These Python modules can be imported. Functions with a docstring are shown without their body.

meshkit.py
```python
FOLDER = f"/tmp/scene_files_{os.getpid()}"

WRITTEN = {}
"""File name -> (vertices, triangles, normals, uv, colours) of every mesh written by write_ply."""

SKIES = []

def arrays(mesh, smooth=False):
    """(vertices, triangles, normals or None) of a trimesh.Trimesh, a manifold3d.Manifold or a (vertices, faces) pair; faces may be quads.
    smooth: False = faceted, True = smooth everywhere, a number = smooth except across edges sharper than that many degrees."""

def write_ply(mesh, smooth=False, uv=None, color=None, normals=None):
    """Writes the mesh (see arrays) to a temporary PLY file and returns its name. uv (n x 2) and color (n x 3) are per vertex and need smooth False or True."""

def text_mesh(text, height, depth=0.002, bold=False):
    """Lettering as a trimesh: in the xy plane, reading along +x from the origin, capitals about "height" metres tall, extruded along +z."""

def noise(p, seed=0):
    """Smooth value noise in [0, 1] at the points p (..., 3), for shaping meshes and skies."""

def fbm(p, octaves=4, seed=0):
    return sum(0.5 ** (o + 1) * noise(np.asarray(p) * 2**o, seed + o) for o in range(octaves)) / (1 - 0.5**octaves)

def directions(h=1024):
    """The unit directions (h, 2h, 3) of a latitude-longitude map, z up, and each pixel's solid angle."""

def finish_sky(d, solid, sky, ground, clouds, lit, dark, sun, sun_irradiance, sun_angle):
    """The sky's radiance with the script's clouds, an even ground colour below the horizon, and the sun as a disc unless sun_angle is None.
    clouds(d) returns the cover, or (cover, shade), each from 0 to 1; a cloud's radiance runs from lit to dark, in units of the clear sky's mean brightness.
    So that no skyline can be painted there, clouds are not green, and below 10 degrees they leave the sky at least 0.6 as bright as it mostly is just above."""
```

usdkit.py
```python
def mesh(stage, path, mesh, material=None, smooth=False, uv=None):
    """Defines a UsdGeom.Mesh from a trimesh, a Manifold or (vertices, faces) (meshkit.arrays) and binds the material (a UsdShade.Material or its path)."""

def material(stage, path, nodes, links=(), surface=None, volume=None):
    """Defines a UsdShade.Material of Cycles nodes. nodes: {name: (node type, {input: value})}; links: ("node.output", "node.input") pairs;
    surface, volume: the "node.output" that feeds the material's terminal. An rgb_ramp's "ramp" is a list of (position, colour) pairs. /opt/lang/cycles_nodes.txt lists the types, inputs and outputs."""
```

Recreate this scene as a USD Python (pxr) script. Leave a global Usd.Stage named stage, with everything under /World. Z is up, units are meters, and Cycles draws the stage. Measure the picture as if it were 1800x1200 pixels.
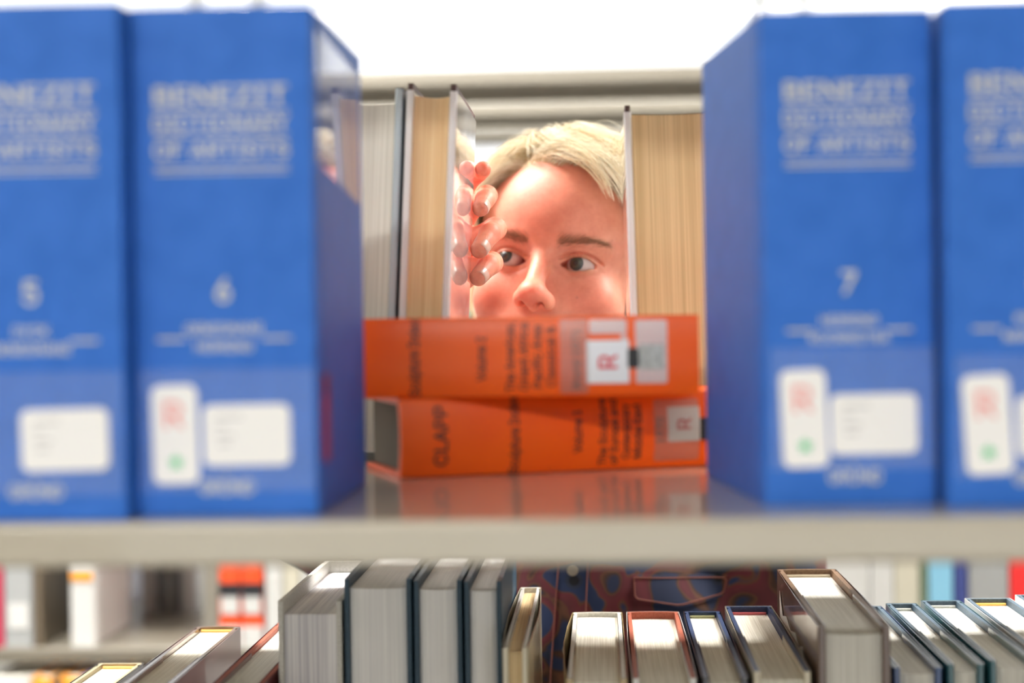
import math, random
import numpy as np
import trimesh
import manifold3d as m3
import shapely.geometry as sg
from shapely import affinity
from shapely.ops import unary_union
from scipy.ndimage import zoom as nd_zoom
import usdkit, meshkit
from pxr import Usd, UsdGeom, UsdLux, UsdShade, Gf, Sdf, Vt

stage = Usd.Stage.CreateInMemory()
UsdGeom.SetStageUpAxis(stage, 'Z')
UsdGeom.SetStageMetersPerUnit(stage, 1.0)
UsdGeom.Xform.Define(stage, '/World')
stage.SetDefaultPrim(stage.GetPrimAtPath('/World'))
rng = np.random.default_rng(7)
random.seed(7)

# ------------------------------------------------------------------ camera
F = 2900.0                                   # focal length in pixels of the 1800 wide picture
YAW, PITCH, ROLL = math.atan(155 / F), math.atan(32 / F), 0.0136
EYE = np.array([0.0, 0.0, 1.5])
fwd = np.array([-math.sin(YAW) * math.cos(PITCH), math.cos(YAW) * math.cos(PITCH), -math.sin(PITCH)])
r0 = np.cross(fwd, [0, 0, 1.0]); r0 /= np.linalg.norm(r0)
u0 = np.cross(r0, fwd)
RIGHT = r0 * math.cos(ROLL) - u0 * math.sin(ROLL)
UP = u0 * math.cos(ROLL) + r0 * math.sin(ROLL)
cam = UsdGeom.Camera.Define(stage, '/World/camera')
M = Gf.Matrix4d(*RIGHT, 0, *UP, 0, *(-fwd), 0, *EYE, 1)
UsdGeom.Xformable(cam).AddTransformOp().Set(M)
cam.CreateHorizontalApertureAttr(36.0)
cam.CreateVerticalApertureAttr(24.0)
cam.CreateFocalLengthAttr(36.0 * F / 1800)
cam.CreateFStopAttr(2.7)
cam.CreateFocusDistanceAttr(1.25)
cam.CreateClippingRangeAttr(Gf.Vec2f(0.05, 200))
cam.CreateExposureAttr(0.0)

# ------------------------------------------------------------------ light: white overcast daylight and the room's ceiling lamps
dome = UsdLux.DomeLight.Define(stage, '/World/sky')
dome.CreateIntensityAttr(1.0)
usdkit.material(stage, '/World/Looks/sky_look', {
    't': ('texture_coordinate', {}), 'n': ('noise_texture', {'scale': 2.2, 'detail': 4.0}),
    'r': ('rgb_ramp', {'ramp': [(0.0, (0.86, 0.94, 1.0)), (0.45, (1, 1, 1)), (1.0, (1, 1, 1))]}),
    'b': ('background_shader', {'strength': 1.7})},
    [('t.generated', 'n.vector'), ('n.fac', 'r.fac'), ('r.color', 'b.color')], surface='b.background')
UsdShade.MaterialBindingAPI.Apply(dome.GetPrim()).Bind(UsdShade.Material.Get(stage, '/World/Looks/sky_look'))
LAMPS = [  # x, y, length along x, width, radiance
    (-0.88, 1.64, 1.0, 0.30, 128.0), (1.60, 1.98, 1.4, 0.30, 115.0),
    (-0.75, -1.50, 1.2, 0.30, 68.0), (1.75, -1.50, 1.4, 0.30, 12.0),
    (-1.25, 4.2, 1.5, 0.30, 50.0), (1.30, 4.2, 1.5, 0.30, 50.0)]

# ------------------------------------------------------------------ helpers
def ray(px, py):
    d = RIGHT * (px - 900) + UP * (600 - py) + fwd * F
    return d / np.linalg.norm(d)
def at(px, py, Y):
    d = ray(px, py); return EYE + d * (Y - EYE[1]) / d[1]
def onz(px, py, z):
    d = ray(px, py); return EYE + d * (z - EYE[2]) / d[2]
def project(P):
    v = np.asarray(P, float) - EYE
    return np.array([900 + F * (v @ RIGHT) / (v @ fwd), 600 - F * (v @ UP) / (v @ fwd)])

used = {}
def path_for(name, parent=None):
    base = (str(parent.GetPath()) if parent else '/World') + '/'
    k = used.get(base + name, 0); used[base + name] = k + 1
    return base + name + (f'_{k:03d}' if k else '')
def tag(p, label=None, cat=None, group=None, kind=None):
    p = p.GetPrim() if hasattr(p, 'GetPrim') else p
    for k, v in (('label', label), ('category', cat), ('group', group), ('kind', kind)):
        if v: p.SetCustomDataByKey(k, v)
    return p
def thing(name, label, cat, loc=(0, 0, 0), rotz=0, group=None, lean=0):
    x = UsdGeom.Xform.Define(stage, path_for(name))
    x.AddTranslateOp().Set(Gf.Vec3d(*map(float, loc)))
    if rotz: x.AddRotateZOp().Set(float(rotz))
    if lean: x.AddRotateYOp().Set(float(lean))
    return tag(x, label, cat, group)
def obj(name, mesh, mat, parent=None, smooth=30, label=None, kind=None):
    m = usdkit.mesh(stage, path_for(name, parent), mesh, mat, smooth=smooth)
    return tag(m, label, kind=kind)
def box(x0, x1, y0, y1, z0, z1):
    m = trimesh.creation.box([x1 - x0, y1 - y0, z1 - z0]); m.apply_translation([(x0 + x1) / 2, (y0 + y1) / 2, (z0 + z1) / 2]); return m
def rbox(x0, x1, y0, y1, z0, z1, r=0.002, n=8):
    pts = [m3.Manifold.sphere(r, n).translate([x, y, z]) for x in (x0 + r, x1 - r) for y in (y0 + r, y1 - r) for z in (z0 + r, z1 - r)]
    return m3.Manifold.batch_hull(pts)
def extrude(poly, z0, z1):
    parts = []
    for g in getattr(poly, 'geoms', [poly]):
        m = trimesh.creation.extrude_polygon(g, z1 - z0, engine='earcut'); m.apply_translation([0, 0, z0]); parts.append(m)
    return trimesh.util.concatenate(parts)
def cat(*ms): return trimesh.util.concatenate([trimesh.Trimesh(*meshkit.arrays(m)[:2], process=False) for m in ms])
def rrect(w, h, r):
    return sg.box(-w / 2 + r, -h / 2 + r, w / 2 - r, h / 2 - r).buffer(r, quad_segs=4)

# ------------------------------------------------------------------ materials
L = '/World/Looks/'
def mat(name, color, rough=0.5, **kw):
    return usdkit.material(stage, L + name, {'p': ('principled_bsdf', {'base_color': color, 'roughness': rough, **kw})}, surface='p.BSDF')
def noisy(name, a, b, scale=(30, 30, 30), rough=0.5, bump=0.0, detail=3.0, lo=0.35, hi=0.65, **kw):
    nodes = {'t': ('texture_coordinate', {}), 'm': ('mapping', {'scale': scale}), 'n': ('noise_texture', {'scale': 1.0, 'detail': detail}),
             'r': ('rgb_ramp', {'ramp': [(0, a), (lo, a), (hi, b), (1, b)]}), 'p': ('principled_bsdf', {'roughness': rough, **kw})}
    links = [('t.object', 'm.vector'), ('m.vector', 'n.vector'), ('n.fac', 'r.fac'), ('r.color', 'p.base_color')]
    if bump:
        nodes['b'] = ('bump', {'strength': bump, 'distance': 0.001}); links += [('n.fac', 'b.height'), ('b.normal', 'p.normal')]
    return usdkit.material(stage, L + name, nodes, links, surface='p.BSDF')
def pages(name, a, b, freq=1300, band=None):
    """paper edges: fine streaks that run with the leaves"""
    nodes = {'t': ('texture_coordinate', {}), 'm': ('mapping', {'scale': (freq * 1.35, 9, 6)}), 'n': ('noise_texture', {'scale': 1.0, 'detail': 2.0}),
             'm2': ('mapping', {'scale': (170, 2, 2)}), 'n2': ('noise_texture', {'scale': 1.0, 'detail': 1.0}),
             'x': ('math', {'math_type': 'multiply_add', 'value2': 0.25}),
             'r': ('rgb_ramp', {'ramp': [(0.35, a), (0.82, b)]}), 'p': ('principled_bsdf', {'roughness': 0.75, 'specular_ior_level': 0.25}),
             'b': ('bump', {'strength': 0.35, 'distance': 0.0006})}
    links = [('t.object', 'm.vector'), ('m.vector', 'n.vector'), ('t.object', 'm2.vector'), ('m2.vector', 'n2.vector'),
             ('n2.fac', 'x.value1'), ('n.fac', 'x.value3'), ('x.value', 'r.fac'), ('r.color', 'p.base_color'), ('n.fac', 'b.height'), ('b.normal', 'p.normal')]
    return usdkit.material(stage, L + name, nodes, links, surface='p.BSDF')
def clear(name, haze, color=(1, 1, 1), rough=0.08, ior=1.5):
    r_ = ((ior - 1) / (ior + 1)) ** 2      # Schlick's curve: the same from both sides of the thin film, so that light passes it both ways
    return usdkit.material(stage, L + name, {'w': ('layer_weight', {'blend': 0.5}), 'e': ('math', {'math_type': 'power', 'value2': 5.0}), 'f': ('math', {'math_type': 'multiply_add', 'value2': 1 - r_, 'value3': r_}),
        'g': ('glossy_bsdf', {'roughness': rough, 'color': (1, 1, 1)}),
        't': ('transparent_bsdf', {}), 'd': ('diffuse_bsdf', {'color': color}), 'm1': ('mix_closure', {'fac': haze}), 'm2': ('mix_closure', {})},
        [('w.facing', 'e.value1'), ('e.value', 'f.value1'), ('t.BSDF', 'm1.closure1'), ('d.BSDF', 'm1.closure2'), ('f.value', 'm2.fac'), ('m1.closure', 'm2.closure1'), ('g.BSDF', 'm2.closure2')], surface='m2.closure')

MAT = dict(
    blue=noisy('blue_cloth', (0.030, 0.148, 0.56), (0.040, 0.17, 0.62), (60, 60, 60), rough=0.5, specular_ior_level=0.2),
    silver=mat('silver_foil', (0.62, 0.62, 0.56), 0.45),
    white_label=mat('white_label', (0.93, 0.93, 0.93), 0.6),
    pink_ink=mat('pink_ink', (0.90, 0.42, 0.40), 0.6), grey_ink=mat('grey_ink', (0.62, 0.62, 0.63), 0.6), green_ink=mat('green_ink', (0.05, 0.62, 0.25), 0.6),
    red_tab=mat('red_tab', (0.42, 0.03, 0.07), 0.3), dark_red_tab=mat('dark_red_tab', (0.20, 0.01, 0.03), 0.3),
    orange=noisy('orange_cloth', (0.95, 0.105, 0.0015), (0.98, 0.125, 0.003), (25, 25, 25), rough=0.36, specular_ior_level=0.4),
    black_ink=mat('black_ink', (0.06, 0.015, 0.012), 0.5), red_ink=mat('red_ink', (0.72, 0.03, 0.06), 0.5),
    grey_label=noisy('grey_label', (0.35, 0.36, 0.33), (0.60, 0.62, 0.58), (300, 300, 300), 0.5), black=mat('black_paint', (0.012, 0.012, 0.014), 0.4),
    tape=clear('clear_tape', 0.05, (0.75, 0.85, 1.0), 0.22), plastic=clear('clear_plastic', 0.015, rough=0.04), residue=clear('label_residue', 0.5, (0.95, 0.85, 0.82), 0.3), dull_film=clear('dull_film', 0.15, (0.32, 0.26, 0.24), 0.35),
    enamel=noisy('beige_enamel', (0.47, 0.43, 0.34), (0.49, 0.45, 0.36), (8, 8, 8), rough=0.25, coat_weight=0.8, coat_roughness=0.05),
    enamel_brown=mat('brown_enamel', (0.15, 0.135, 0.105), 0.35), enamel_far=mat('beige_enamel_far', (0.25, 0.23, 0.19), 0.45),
    paper_striped=pages('striped_pages', (0.55, 0.54, 0.60), (0.96, 0.95, 0.96), 420), up_grey=pages('upper_grey_pages', (0.62, 0.61, 0.56), (0.88, 0.87, 0.82)), paper_white=pages('white_pages', (0.76, 0.76, 0.78), (0.96, 0.96, 0.96)), paper_cream=pages('cream_pages', (0.62, 0.58, 0.47), (0.93, 0.90, 0.80)),
    paper_grey=pages('grey_pages', (0.66, 0.65, 0.60), (0.92, 0.91, 0.86)), paper_tan=pages('tan_pages', (0.58, 0.41, 0.20), (0.88, 0.69, 0.42)),
    paper_peach=pages('peach_pages', (0.82, 0.57, 0.29), (0.98, 0.80, 0.53)), paper_shaded=pages('shaded_pages', (0.09, 0.08, 0.06), (0.17, 0.155, 0.12)),  # darkest pages: enclosed shade of the lower orange volume put into their colour
)
# ------------------------------------------------------------------ the near bookcase
ZS = at(900, 914, 0.765)[2]                  # top of the shelf that the blue volumes stand on
SH = 0.0215                                  # its lip
X0, X1 = -0.72, 0.74
def shelf_mesh(y0, y1, z1, th, x0=X0, x1=X1, r=0.0035):
    prof = sg.box(y0 + r, z1 - th + r, y1 - r, z1 - r).buffer(r, quad_segs=5)
    prof = prof.difference(sg.box(y0 + 0.0025, z1 - th - 1, y1 - 0.0025, z1 - 0.003)).buffer(0) if th > 0.01 else prof
    m = extrude(prof, 0, x1 - x0)            # (y, z, along) -> (along, y, z)
    v = m.vertices; m.vertices = np.stack([x0 + v[:, 2], v[:, 0], v[:, 1]], 1)
    return m
case = thing('bookcase', 'beige enamelled steel double-sided bookcase that carries the blue volumes in front', 'bookcase')
YN0, YN1, YF0, YF1 = 0.765, 1.1000, 1.1004, 1.325
ZL = 1.5 - 0.228 - 0.272                     # lower shelf top
for z in (ZS + 0.425, ZS, ZL, ZL - 0.36, 0.16):
    obj('shelf', shelf_mesh(YN0, YN1, z, SH), MAT['enamel'], case)
    obj('shelf', shelf_mesh(YF0, YF1 if z < ZS - 0.1 else 1.262, z, SH), MAT['enamel'], case)
for x in (X0 - 0.03, X1):
    for y in (0.80, 1.015, 1.215):
        obj('upright', rbox(x, x + 0.03, y, y + 0.04, 0, 1.88, 0.003), MAT['enamel'], case)
for z in (0.05, 1.0, 1.70):
    for x in (X0 - 0.03, X1):
        obj('end_brace', box(x + 0.006, x + 0.024, 0.84, 1.215, z, z + 0.04), MAT['enamel'], case)

# ------------------------------------------------------------------ books
def book(name, label, T, H, D, cover, paper, loc, rotz=0, lean=0, tb=0.0028, sq=0.0035, bulge=0.0, concave=0.0, head=None, groove=True, group=None,
         jacket=None, jh=0.0, jb=(0.0015, 0.0015), flap=0.5, page_drop=None, splay=(0, 0)):
    """spine at y = 0 facing -y, boards run to +y; x from -T/2 to T/2"""
    t = thing(name, label, 'book', loc, rotz, group, lean)
    xs = np.linspace(-T / 2, T / 2, 13)
    outer = sg.Polygon([(T / 2, D), (-T / 2, D)] + [(x, -bulge * (1 - (2 * x / T) ** 2)) for x in xs])
    outer = outer.buffer(-0.0012).buffer(0.0012, quad_segs=3)
    inner = sg.Polygon([(-T / 2 + tb, D + 1), (-T / 2 + tb, tb)] + [(x * (1 - 2 * tb / T), tb - bulge * (1 - (2 * x / T) ** 2)) for x in xs] + [(T / 2 - tb, tb), (T / 2 - tb, D + 1)])
    pl = outer.difference(inner.buffer(0))
    if groove:
        for s in (-1, 1):
            pl = pl.difference(sg.Point(s * (T / 2 + 0.0028), 0.0095).buffer(0.0042, quad_segs=6))
    def sp_(m):                              # boards that stand a little open
        if splay != (0, 0):
            v = np.array(m.vertices); wl = np.clip(0.5 - v[:, 0] / T, 0, 1); v[:, 0] += v[:, 1] * (splay[0] * wl + splay[1] * (1 - wl)); m.vertices = v
        return m
    obj('cover', sp_(extrude(pl, 0, H)), cover, t)
    drop = sq if page_drop is None else page_drop
    w = T / 2 - tb - 0.0003
    u = np.linspace(-1, 1, 17)
    fore = [(w * k, D - 0.0035 - concave * (1 - k * k)) for k in u]
    back = [(w * k, tb + 0.0006 - bulge * (1 - k * k) * 0.9) for k in u[::-1]]
    obj('page_block', sp_(extrude(sg.Polygon(fore + back), sq, H - drop)), paper, t)
    if head:
        hb = trimesh.creation.cylinder(0.0016, 2 * w - 0.002, sections=12); hb.apply_transform(trimesh.transformations.rotation_matrix(math.pi / 2, [0, 1, 0]))
        hb.apply_translation([0, tb + 0.003, H - drop + 0.0006]); obj('headband', hb, head, t)
    if jacket:
        o, h = 0.0007, T / 2
        bl, br = jb
        def side(s, b):                      # from the spine outwards, over the fore edge and back inside as a flap
            return [(s * (h + o), 0.0), (s * (h + o + b * 0.7), D * 0.25), (s * (h + o + b), D * 0.5), (s * (h + o + b * 0.6), D * 0.8), (s * (h + o), D - 0.001),
                    (s * (h - 0.0002), D + o), (s * (h - tb + 0.0002), D + o), (s * (h - tb - 0.0006), D - 0.0012), (s * (h - tb - 0.0009), D * (1 - flap))]
        sp = [(x, -bulge * (1 - (2 * x / T) ** 2) - o) for x in xs]
        line = side(-1, bl)[::-1] + sp + side(1, br)
        obj('dust_jacket', extrude(sg.LineString(line).buffer(0.00022, cap_style=2, join_style=1, quad_segs=2), 0, H - jh), jacket, t, smooth=40)
    return t
def on_spine(mesh, x, z, y=0.0):             # lettering made in the xy plane -> standing on the spine, seen from -y
    v = np.array(mesh.vertices); m = mesh.copy(); m.vertices = np.stack([x + v[:, 0], y - v[:, 2], z + v[:, 1]], 1); return m
def text(s, height, width=None, bold=False, centre=True, depth=0.00025):
    m = meshkit.text_mesh(s, height, depth, bold)
    w = m.bounds[1][0] - m.bounds[0][0]
    m.apply_translation([-m.bounds[0][0] - (w / 2 if centre else 0), 0, 0])
    if width: m.apply_scale([width / w, 1, 1])
    return m
def star(r):
    return extrude(sg.Polygon([(math.sin(k * math.pi / 5) * (r if k % 2 == 0 else r * 0.42), math.cos(k * math.pi / 5) * (r if k % 2 == 0 else r * 0.42)) for k in range(10)]), 0, 0.0002)

# --- four blue volumes, spines to the camera. Height and thickness are those of one set
BH, BD = 0.2415, 0.163
def blue_volume(label, xl, yl, rotz, T, num, names, labels, red_side, bh=BH, splay=(0, 0)):
    t = book('blue_volume', label, T, bh, BD, MAT['blue'], MAT['paper_white'], (xl, yl, ZS + 0.0004), rotz, bulge=0.0012, tb=0.0032, splay=splay)
    s = T / 0.0845
    yf = -0.0013
    lines = [('BENEZIT', 0.1985, 0.062, 0.0088), ('DICTIONARY', 0.1860, 0.0628, 0.0072), ('OF ARTISTS', 0.1730, 0.0628, 0.0076)]
    ms = [on_spine(text(a, h, w * s, bold=True), 0, z, yf + 0.0003) for a, z, w, h in lines]
    for z in (0.1955, 0.1835, 0.1680, 0.1655):
        ms.append(box(-0.031 * s, 0.031 * s, yf - 0.0001, yf + 0.0006, z, z + 0.0009))
    obj('title_lettering', cat(*ms), MAT['silver'], t, smooth=False)
    obj('volume_number', on_spine(text(num, 0.0108, bold=True), 0, 0.1035, yf + 0.0003), MAT['silver'], t, smooth=False)
    ms = [on_spine(text(a, 0.0046, bold=True), 0, z, yf + 0.0003) for a, z in zip(names, (0.0880, 0.0795))]
    for sgn in (-1, 1):
        ms.append(box(min(sgn * 0.018, sgn * 0.031) * s, max(sgn * 0.018, sgn * 0.031) * s, yf - 0.0001, yf + 0.0006, 0.0848, 0.0862))
    obj('range_lettering', cat(*ms), MAT['silver'], t, smooth=False)
    obj('publisher_lettering', on_spine(text('GRÜND', 0.0066, 0.026, bold=True), 0.0 + labels[4], 0.0105, yf + 0.0003), MAT['silver'], t, smooth=False)
    # call number labels under a strip of clear tape
    (xa, za, ra), (xb, zb, rb) = labels[0], labels[1]
    def lab(name, poly, x, z, rot, y):
        return on_spine(extrude(affinity.rotate(poly, rot, origin=(0, 0)), 0, 0.0003), x, z, y)
    l1 = obj('sticker', lab('a', rrect(0.0225, 0.048, 0.0045), xa, za, ra, yf - 0.0001), MAT['white_label'], t, smooth=False, label='tall white sticker with a red R and a green star')
    obj('letter', on_spine(affinity_mesh(text('R', 0.0125, bold=True), ra), xa - 0.0005, za + 0.0035, yf - 0.0004), MAT['pink_ink'], l1, smooth=False)
    obj('star', on_spine(star(0.0042), xa + 0.0003 - za * 0.0, za - 0.0135, yf - 0.0004), MAT['green_ink'], l1, smooth=False)
    l2 = obj('call_number_label', lab('b', rrect(0.0425, 0.0295, 0.0040), xb, zb, rb, yf - 0.0001), MAT['white_label'], t, smooth=False, label='wide white label with faint grey printing')
    rows = [on_spine(affinity_mesh(box(a, b, z, z + 0.0012, 0, 0.0002), rb), xb, zb, yf - 0.00045) for a, b, z in ((-0.015, -0.002, 0.008), (-0.015, -0.010, 0.004), (-0.015, -0.006, -0.001), (-0.014, -0.008, -0.005))]
    obj('printing', cat(*rows), MAT['grey_ink'], l2, smooth=False)
    q = np.array([[-T / 2 + 0.003, yf, labels[2]], [T / 2 - 0.001, yf, labels[2]], [T / 2 - 0.001, yf, labels[3]], [-T / 2 + 0.003, yf, labels[3]]])
    obj('clear_tape', trimesh.Trimesh(q - [0, 0.00005, 0], [[0, 1, 2], [0, 2, 3]], process=False), MAT['tape'], t, smooth=False)
    if num == '6':
        q = np.array([[T / 2, 0.013, 0.172], [T / 2, 0.152, 0.160], [T / 2, 0.152, bh - 0.0105], [T / 2, 0.013, bh - 0.0095]])
        obj('clear_plastic', trimesh.Trimesh(q + [0.0003, 0, 0], [[0, 1, 2], [0, 2, 3]], process=False), MAT['plastic'], t, smooth=False)
    if red_side:
        for sd in ((red_side,) if isinstance(red_side, int) else red_side):
            xx = sd * (T / 2 + 0.0002)
            p = obj('red_tab', box(min(xx, xx + sd * 0.0003), max(xx, xx + sd * 0.0003), 0.016, 0.034, 0.024, 0.057), MAT['red_tab'], t, smooth=False)
            obj('tab_fold', box(min(xx, xx + sd * 0.0003), max(xx, xx + sd * 0.0003), 0.016, 0.034, 0.0575, 0.067), MAT['dark_red_tab'], p, smooth=False)
    return t
def affinity_mesh(m, deg):
    m = m.copy(); m.apply_transform(trimesh.transformations.rotation_matrix(math.radians(deg), [0, 0, 1])); return m
def front(pl, pr):                           # two pixels where the spine's foot meets the shelf -> middle, thickness, turn
    a, b = onz(*pl, ZS), onz(*pr, ZS)
    return (a[0] + b[0]) / 2, (a[1] + b[1]) / 2, math.degrees(math.atan2(b[1] - a[1], b[0] - a[0])), math.hypot(*(b - a)[:2])
x, y, r, T = front((-100, 918), (224, 914))
blue_volume('blue cloth dictionary volume numbered 5, cut off by the left edge of the picture', x, y, 0, T, '5', ('DYCK', 'GEMIGNANI'), ((-0.0385, 0.038, 1.5), (0.0155, 0.0385, 1.0), 0.012, 0.071, 0.001), 0, bh=0.2455)
x2, y2, r2, T2 = front((239, 908), (561, 906))
blue_volume('blue cloth dictionary volume numbered 6, on the left beside the gap with the face', x2, y2, 0, T2 - 0.001, '6', ('GEMIGNANI', 'HERRING'), ((-0.0245, 0.0395, 1.0), (0.0105, 0.039, 0.5), 0.012, 0.071, 0.0005), 1, bh=0.2455)
x3, y3, r3, T3 = front((1344, 889), (1648, 886))
blue_volume('blue cloth dictionary volume numbered 7, on the right beside the gap with the face', x3, y3, 1.6, T3 - 0.001, '7', ('HERRING', 'KOORNSTRA'), ((-0.0225, 0.0425, 2.0), (0.0115, 0.0395, 0.5), 0.0175, 0.077, 0.002), -1, splay=(-0.085, -0.03))
x4, y4, r4, T4 = front((1667, 891), (1990, 890))
blue_volume('blue cloth dictionary volume numbered 8, cut off by the right edge of the picture', x4, y4, -0.3, T4 - 0.001, '8', ('KOORT', 'MAEKAWA'), ((-0.0245, 0.0395, 3.0), (0.0105, 0.0385, 1.0), 0.014, 0.073, 0.001), 0)

# --- two orange volumes lying on the shelf, spines to the camera; length runs along x
def orange_volume(label, xl, yl, z0, rotz, Lh, T, D, words, rsticker, extra, paper):
    """local: spine at y=0 facing -y, x from 0 (head of the spine) to Lh (foot), z from 0 to T"""
    t = thing('orange_volume', label, 'book', (xl, yl, z0), rotz)
    tb, sq = 0.003, 0.004
    zs = np.linspace(0, T, 13)
    bul = 0.004
    outer = sg.Polygon([(D, T), (D, 0)] + [(-bul * (1 - (2 * z / T - 1) ** 2) + bul, z) for z in zs]).buffer(-0.001).buffer(0.001, quad_segs=3)
    inner = sg.Polygon([(D + 1, T - tb), (D + 1, tb)] + [(-bul * (1 - (2 * z / T - 1) ** 2) + bul + tb, tb + z * (1 - 2 * tb / T)) for z in zs])
    def along(poly, a, b):
        m = extrude(poly, a, b); v = m.vertices; m.vertices = np.stack([v[:, 2], v[:, 0], v[:, 1]], 1); m.invert(); m.fix_normals(); return m
    obj('cover', along(outer.difference(inner.buffer(0)), 0, Lh), MAT['orange'], t)
    obj('page_block', along(sg.Polygon([(D - sq, T - tb - 0.0002), (D - sq, tb + 0.0002)] + [(-bul * (1 - (2 * z / T - 1) ** 2) + bul + tb + 0.001, tb + 0.0002 + z * (1 - (2 * tb + 0.0004) / T)) for z in zs]), sq, Lh - sq), paper, t, smooth=False)
    def bend(m):                              # (reading, up, out) -> turned a quarter to the left and laid on the round spine
        v = np.array(m.vertices); z = T / 2 + v[:, 0]
        m = m.copy(); m.vertices = np.stack([-v[:, 1], -bul * (1 - (2 * z / T - 1) ** 2) + bul - v[:, 2], z], 1); return m
    for s, x, h, off, wd in words:
        m = text(s, h, wd, bold=True).subdivide()
        m.apply_translation([off, -x, 0]); obj('spine_lettering', bend(m), MAT['black_ink'], t, smooth=False)
    xs_, zs_, w = rsticker
    st = obj('sticker', bend(translated(subdiv(extrude(rrect(w, w, 0.0006), 0, 0.0003)), [zs_, -xs_, 0.0002])), MAT['white_label'], t, smooth=False, label='white square sticker with a red R')
    obj('letter', bend(translated(text('R', w * 0.42, bold=True, depth=0.0003), [zs_, -xs_ - w * 0.21, 0.0004])), MAT['red_ink'], st, smooth=False)
    for nm, a, b, z0_, z1_, mt, dz in extra:
        obj(nm, bend(translated(subdiv(extrude(sg.box(z0_, -b, z1_, -a).buffer(-0.0015).buffer(0.0015), 0, 0.0003)), [0, 0, dz])), MAT[mt], t, smooth=False)
    return t
def translated(m, v): m = m.copy(); m.apply_translation(v); return m
def subdiv(m): return m.subdivide().subdivide().subdivide()
za = onz(706, 842, ZS)
rot_lo = math.degrees(math.atan2(onz(1250, 819, ZS)[1] - za[1], onz(1250, 819, ZS)[0] - za[0]))
T_LO = at(706, 703, za[1])[2] - ZS
def pxx(px, rot=0.0, x0=None, yy=None):      # pixel column -> distance along the spine
    return (at(px, 700, yy)[0] - x0) / math.cos(math.radians(rot))
P = lambda px: pxx(px, rot_lo, za[0], za[1] + (px - 706) / 545 * 0.055)
orange_volume('lower orange cloth index volume lying under the other, author CLAPP on the spine', za[0], za[1] - 0.002, ZS + 0.0004, rot_lo, 0.236, T_LO, 0.094,
    [('CLAPP', P(786), 0.0080, 0.001, 0.036), ('Sculpture Index', P(912), 0.0062, 0.0, 0.047), ('Volume 1', P(1022), 0.0052, 0.001, 0.026), ('The Sculpture', P(1066), 0.0050, 0.0, 0.041),
     ('of Europe and', P(1086), 0.0050, 0.0, 0.040), ('Contemporary', P(1107), 0.0050, 0.0, 0.034), ('Middle East', P(1128), 0.0050, 0.0, 0.034), ('1970', P(1168), 0.005, 0.0, 0.016)],
    (P(1203), 0.0035, 0.0215), [('black_band', P(1232), P(1252), -0.007, 0.007, 'black', 0.0), ('dull_film', P(1150), P(1230), -0.019, 0.019, 'dull_film', 0.0008)], MAT['paper_shaded'])  # the dull strip greys the R sticker and the spine beside it
T_HI = 0.0475
ZT = ZS + T_LO + 0.0009
yh = za[1] + 0.004
xh1 = at(1229, 600, yh)[0]
LH = 0.236
xh0 = xh1 - LH
P = lambda px: pxx(px, 0, xh0, yh)
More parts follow.
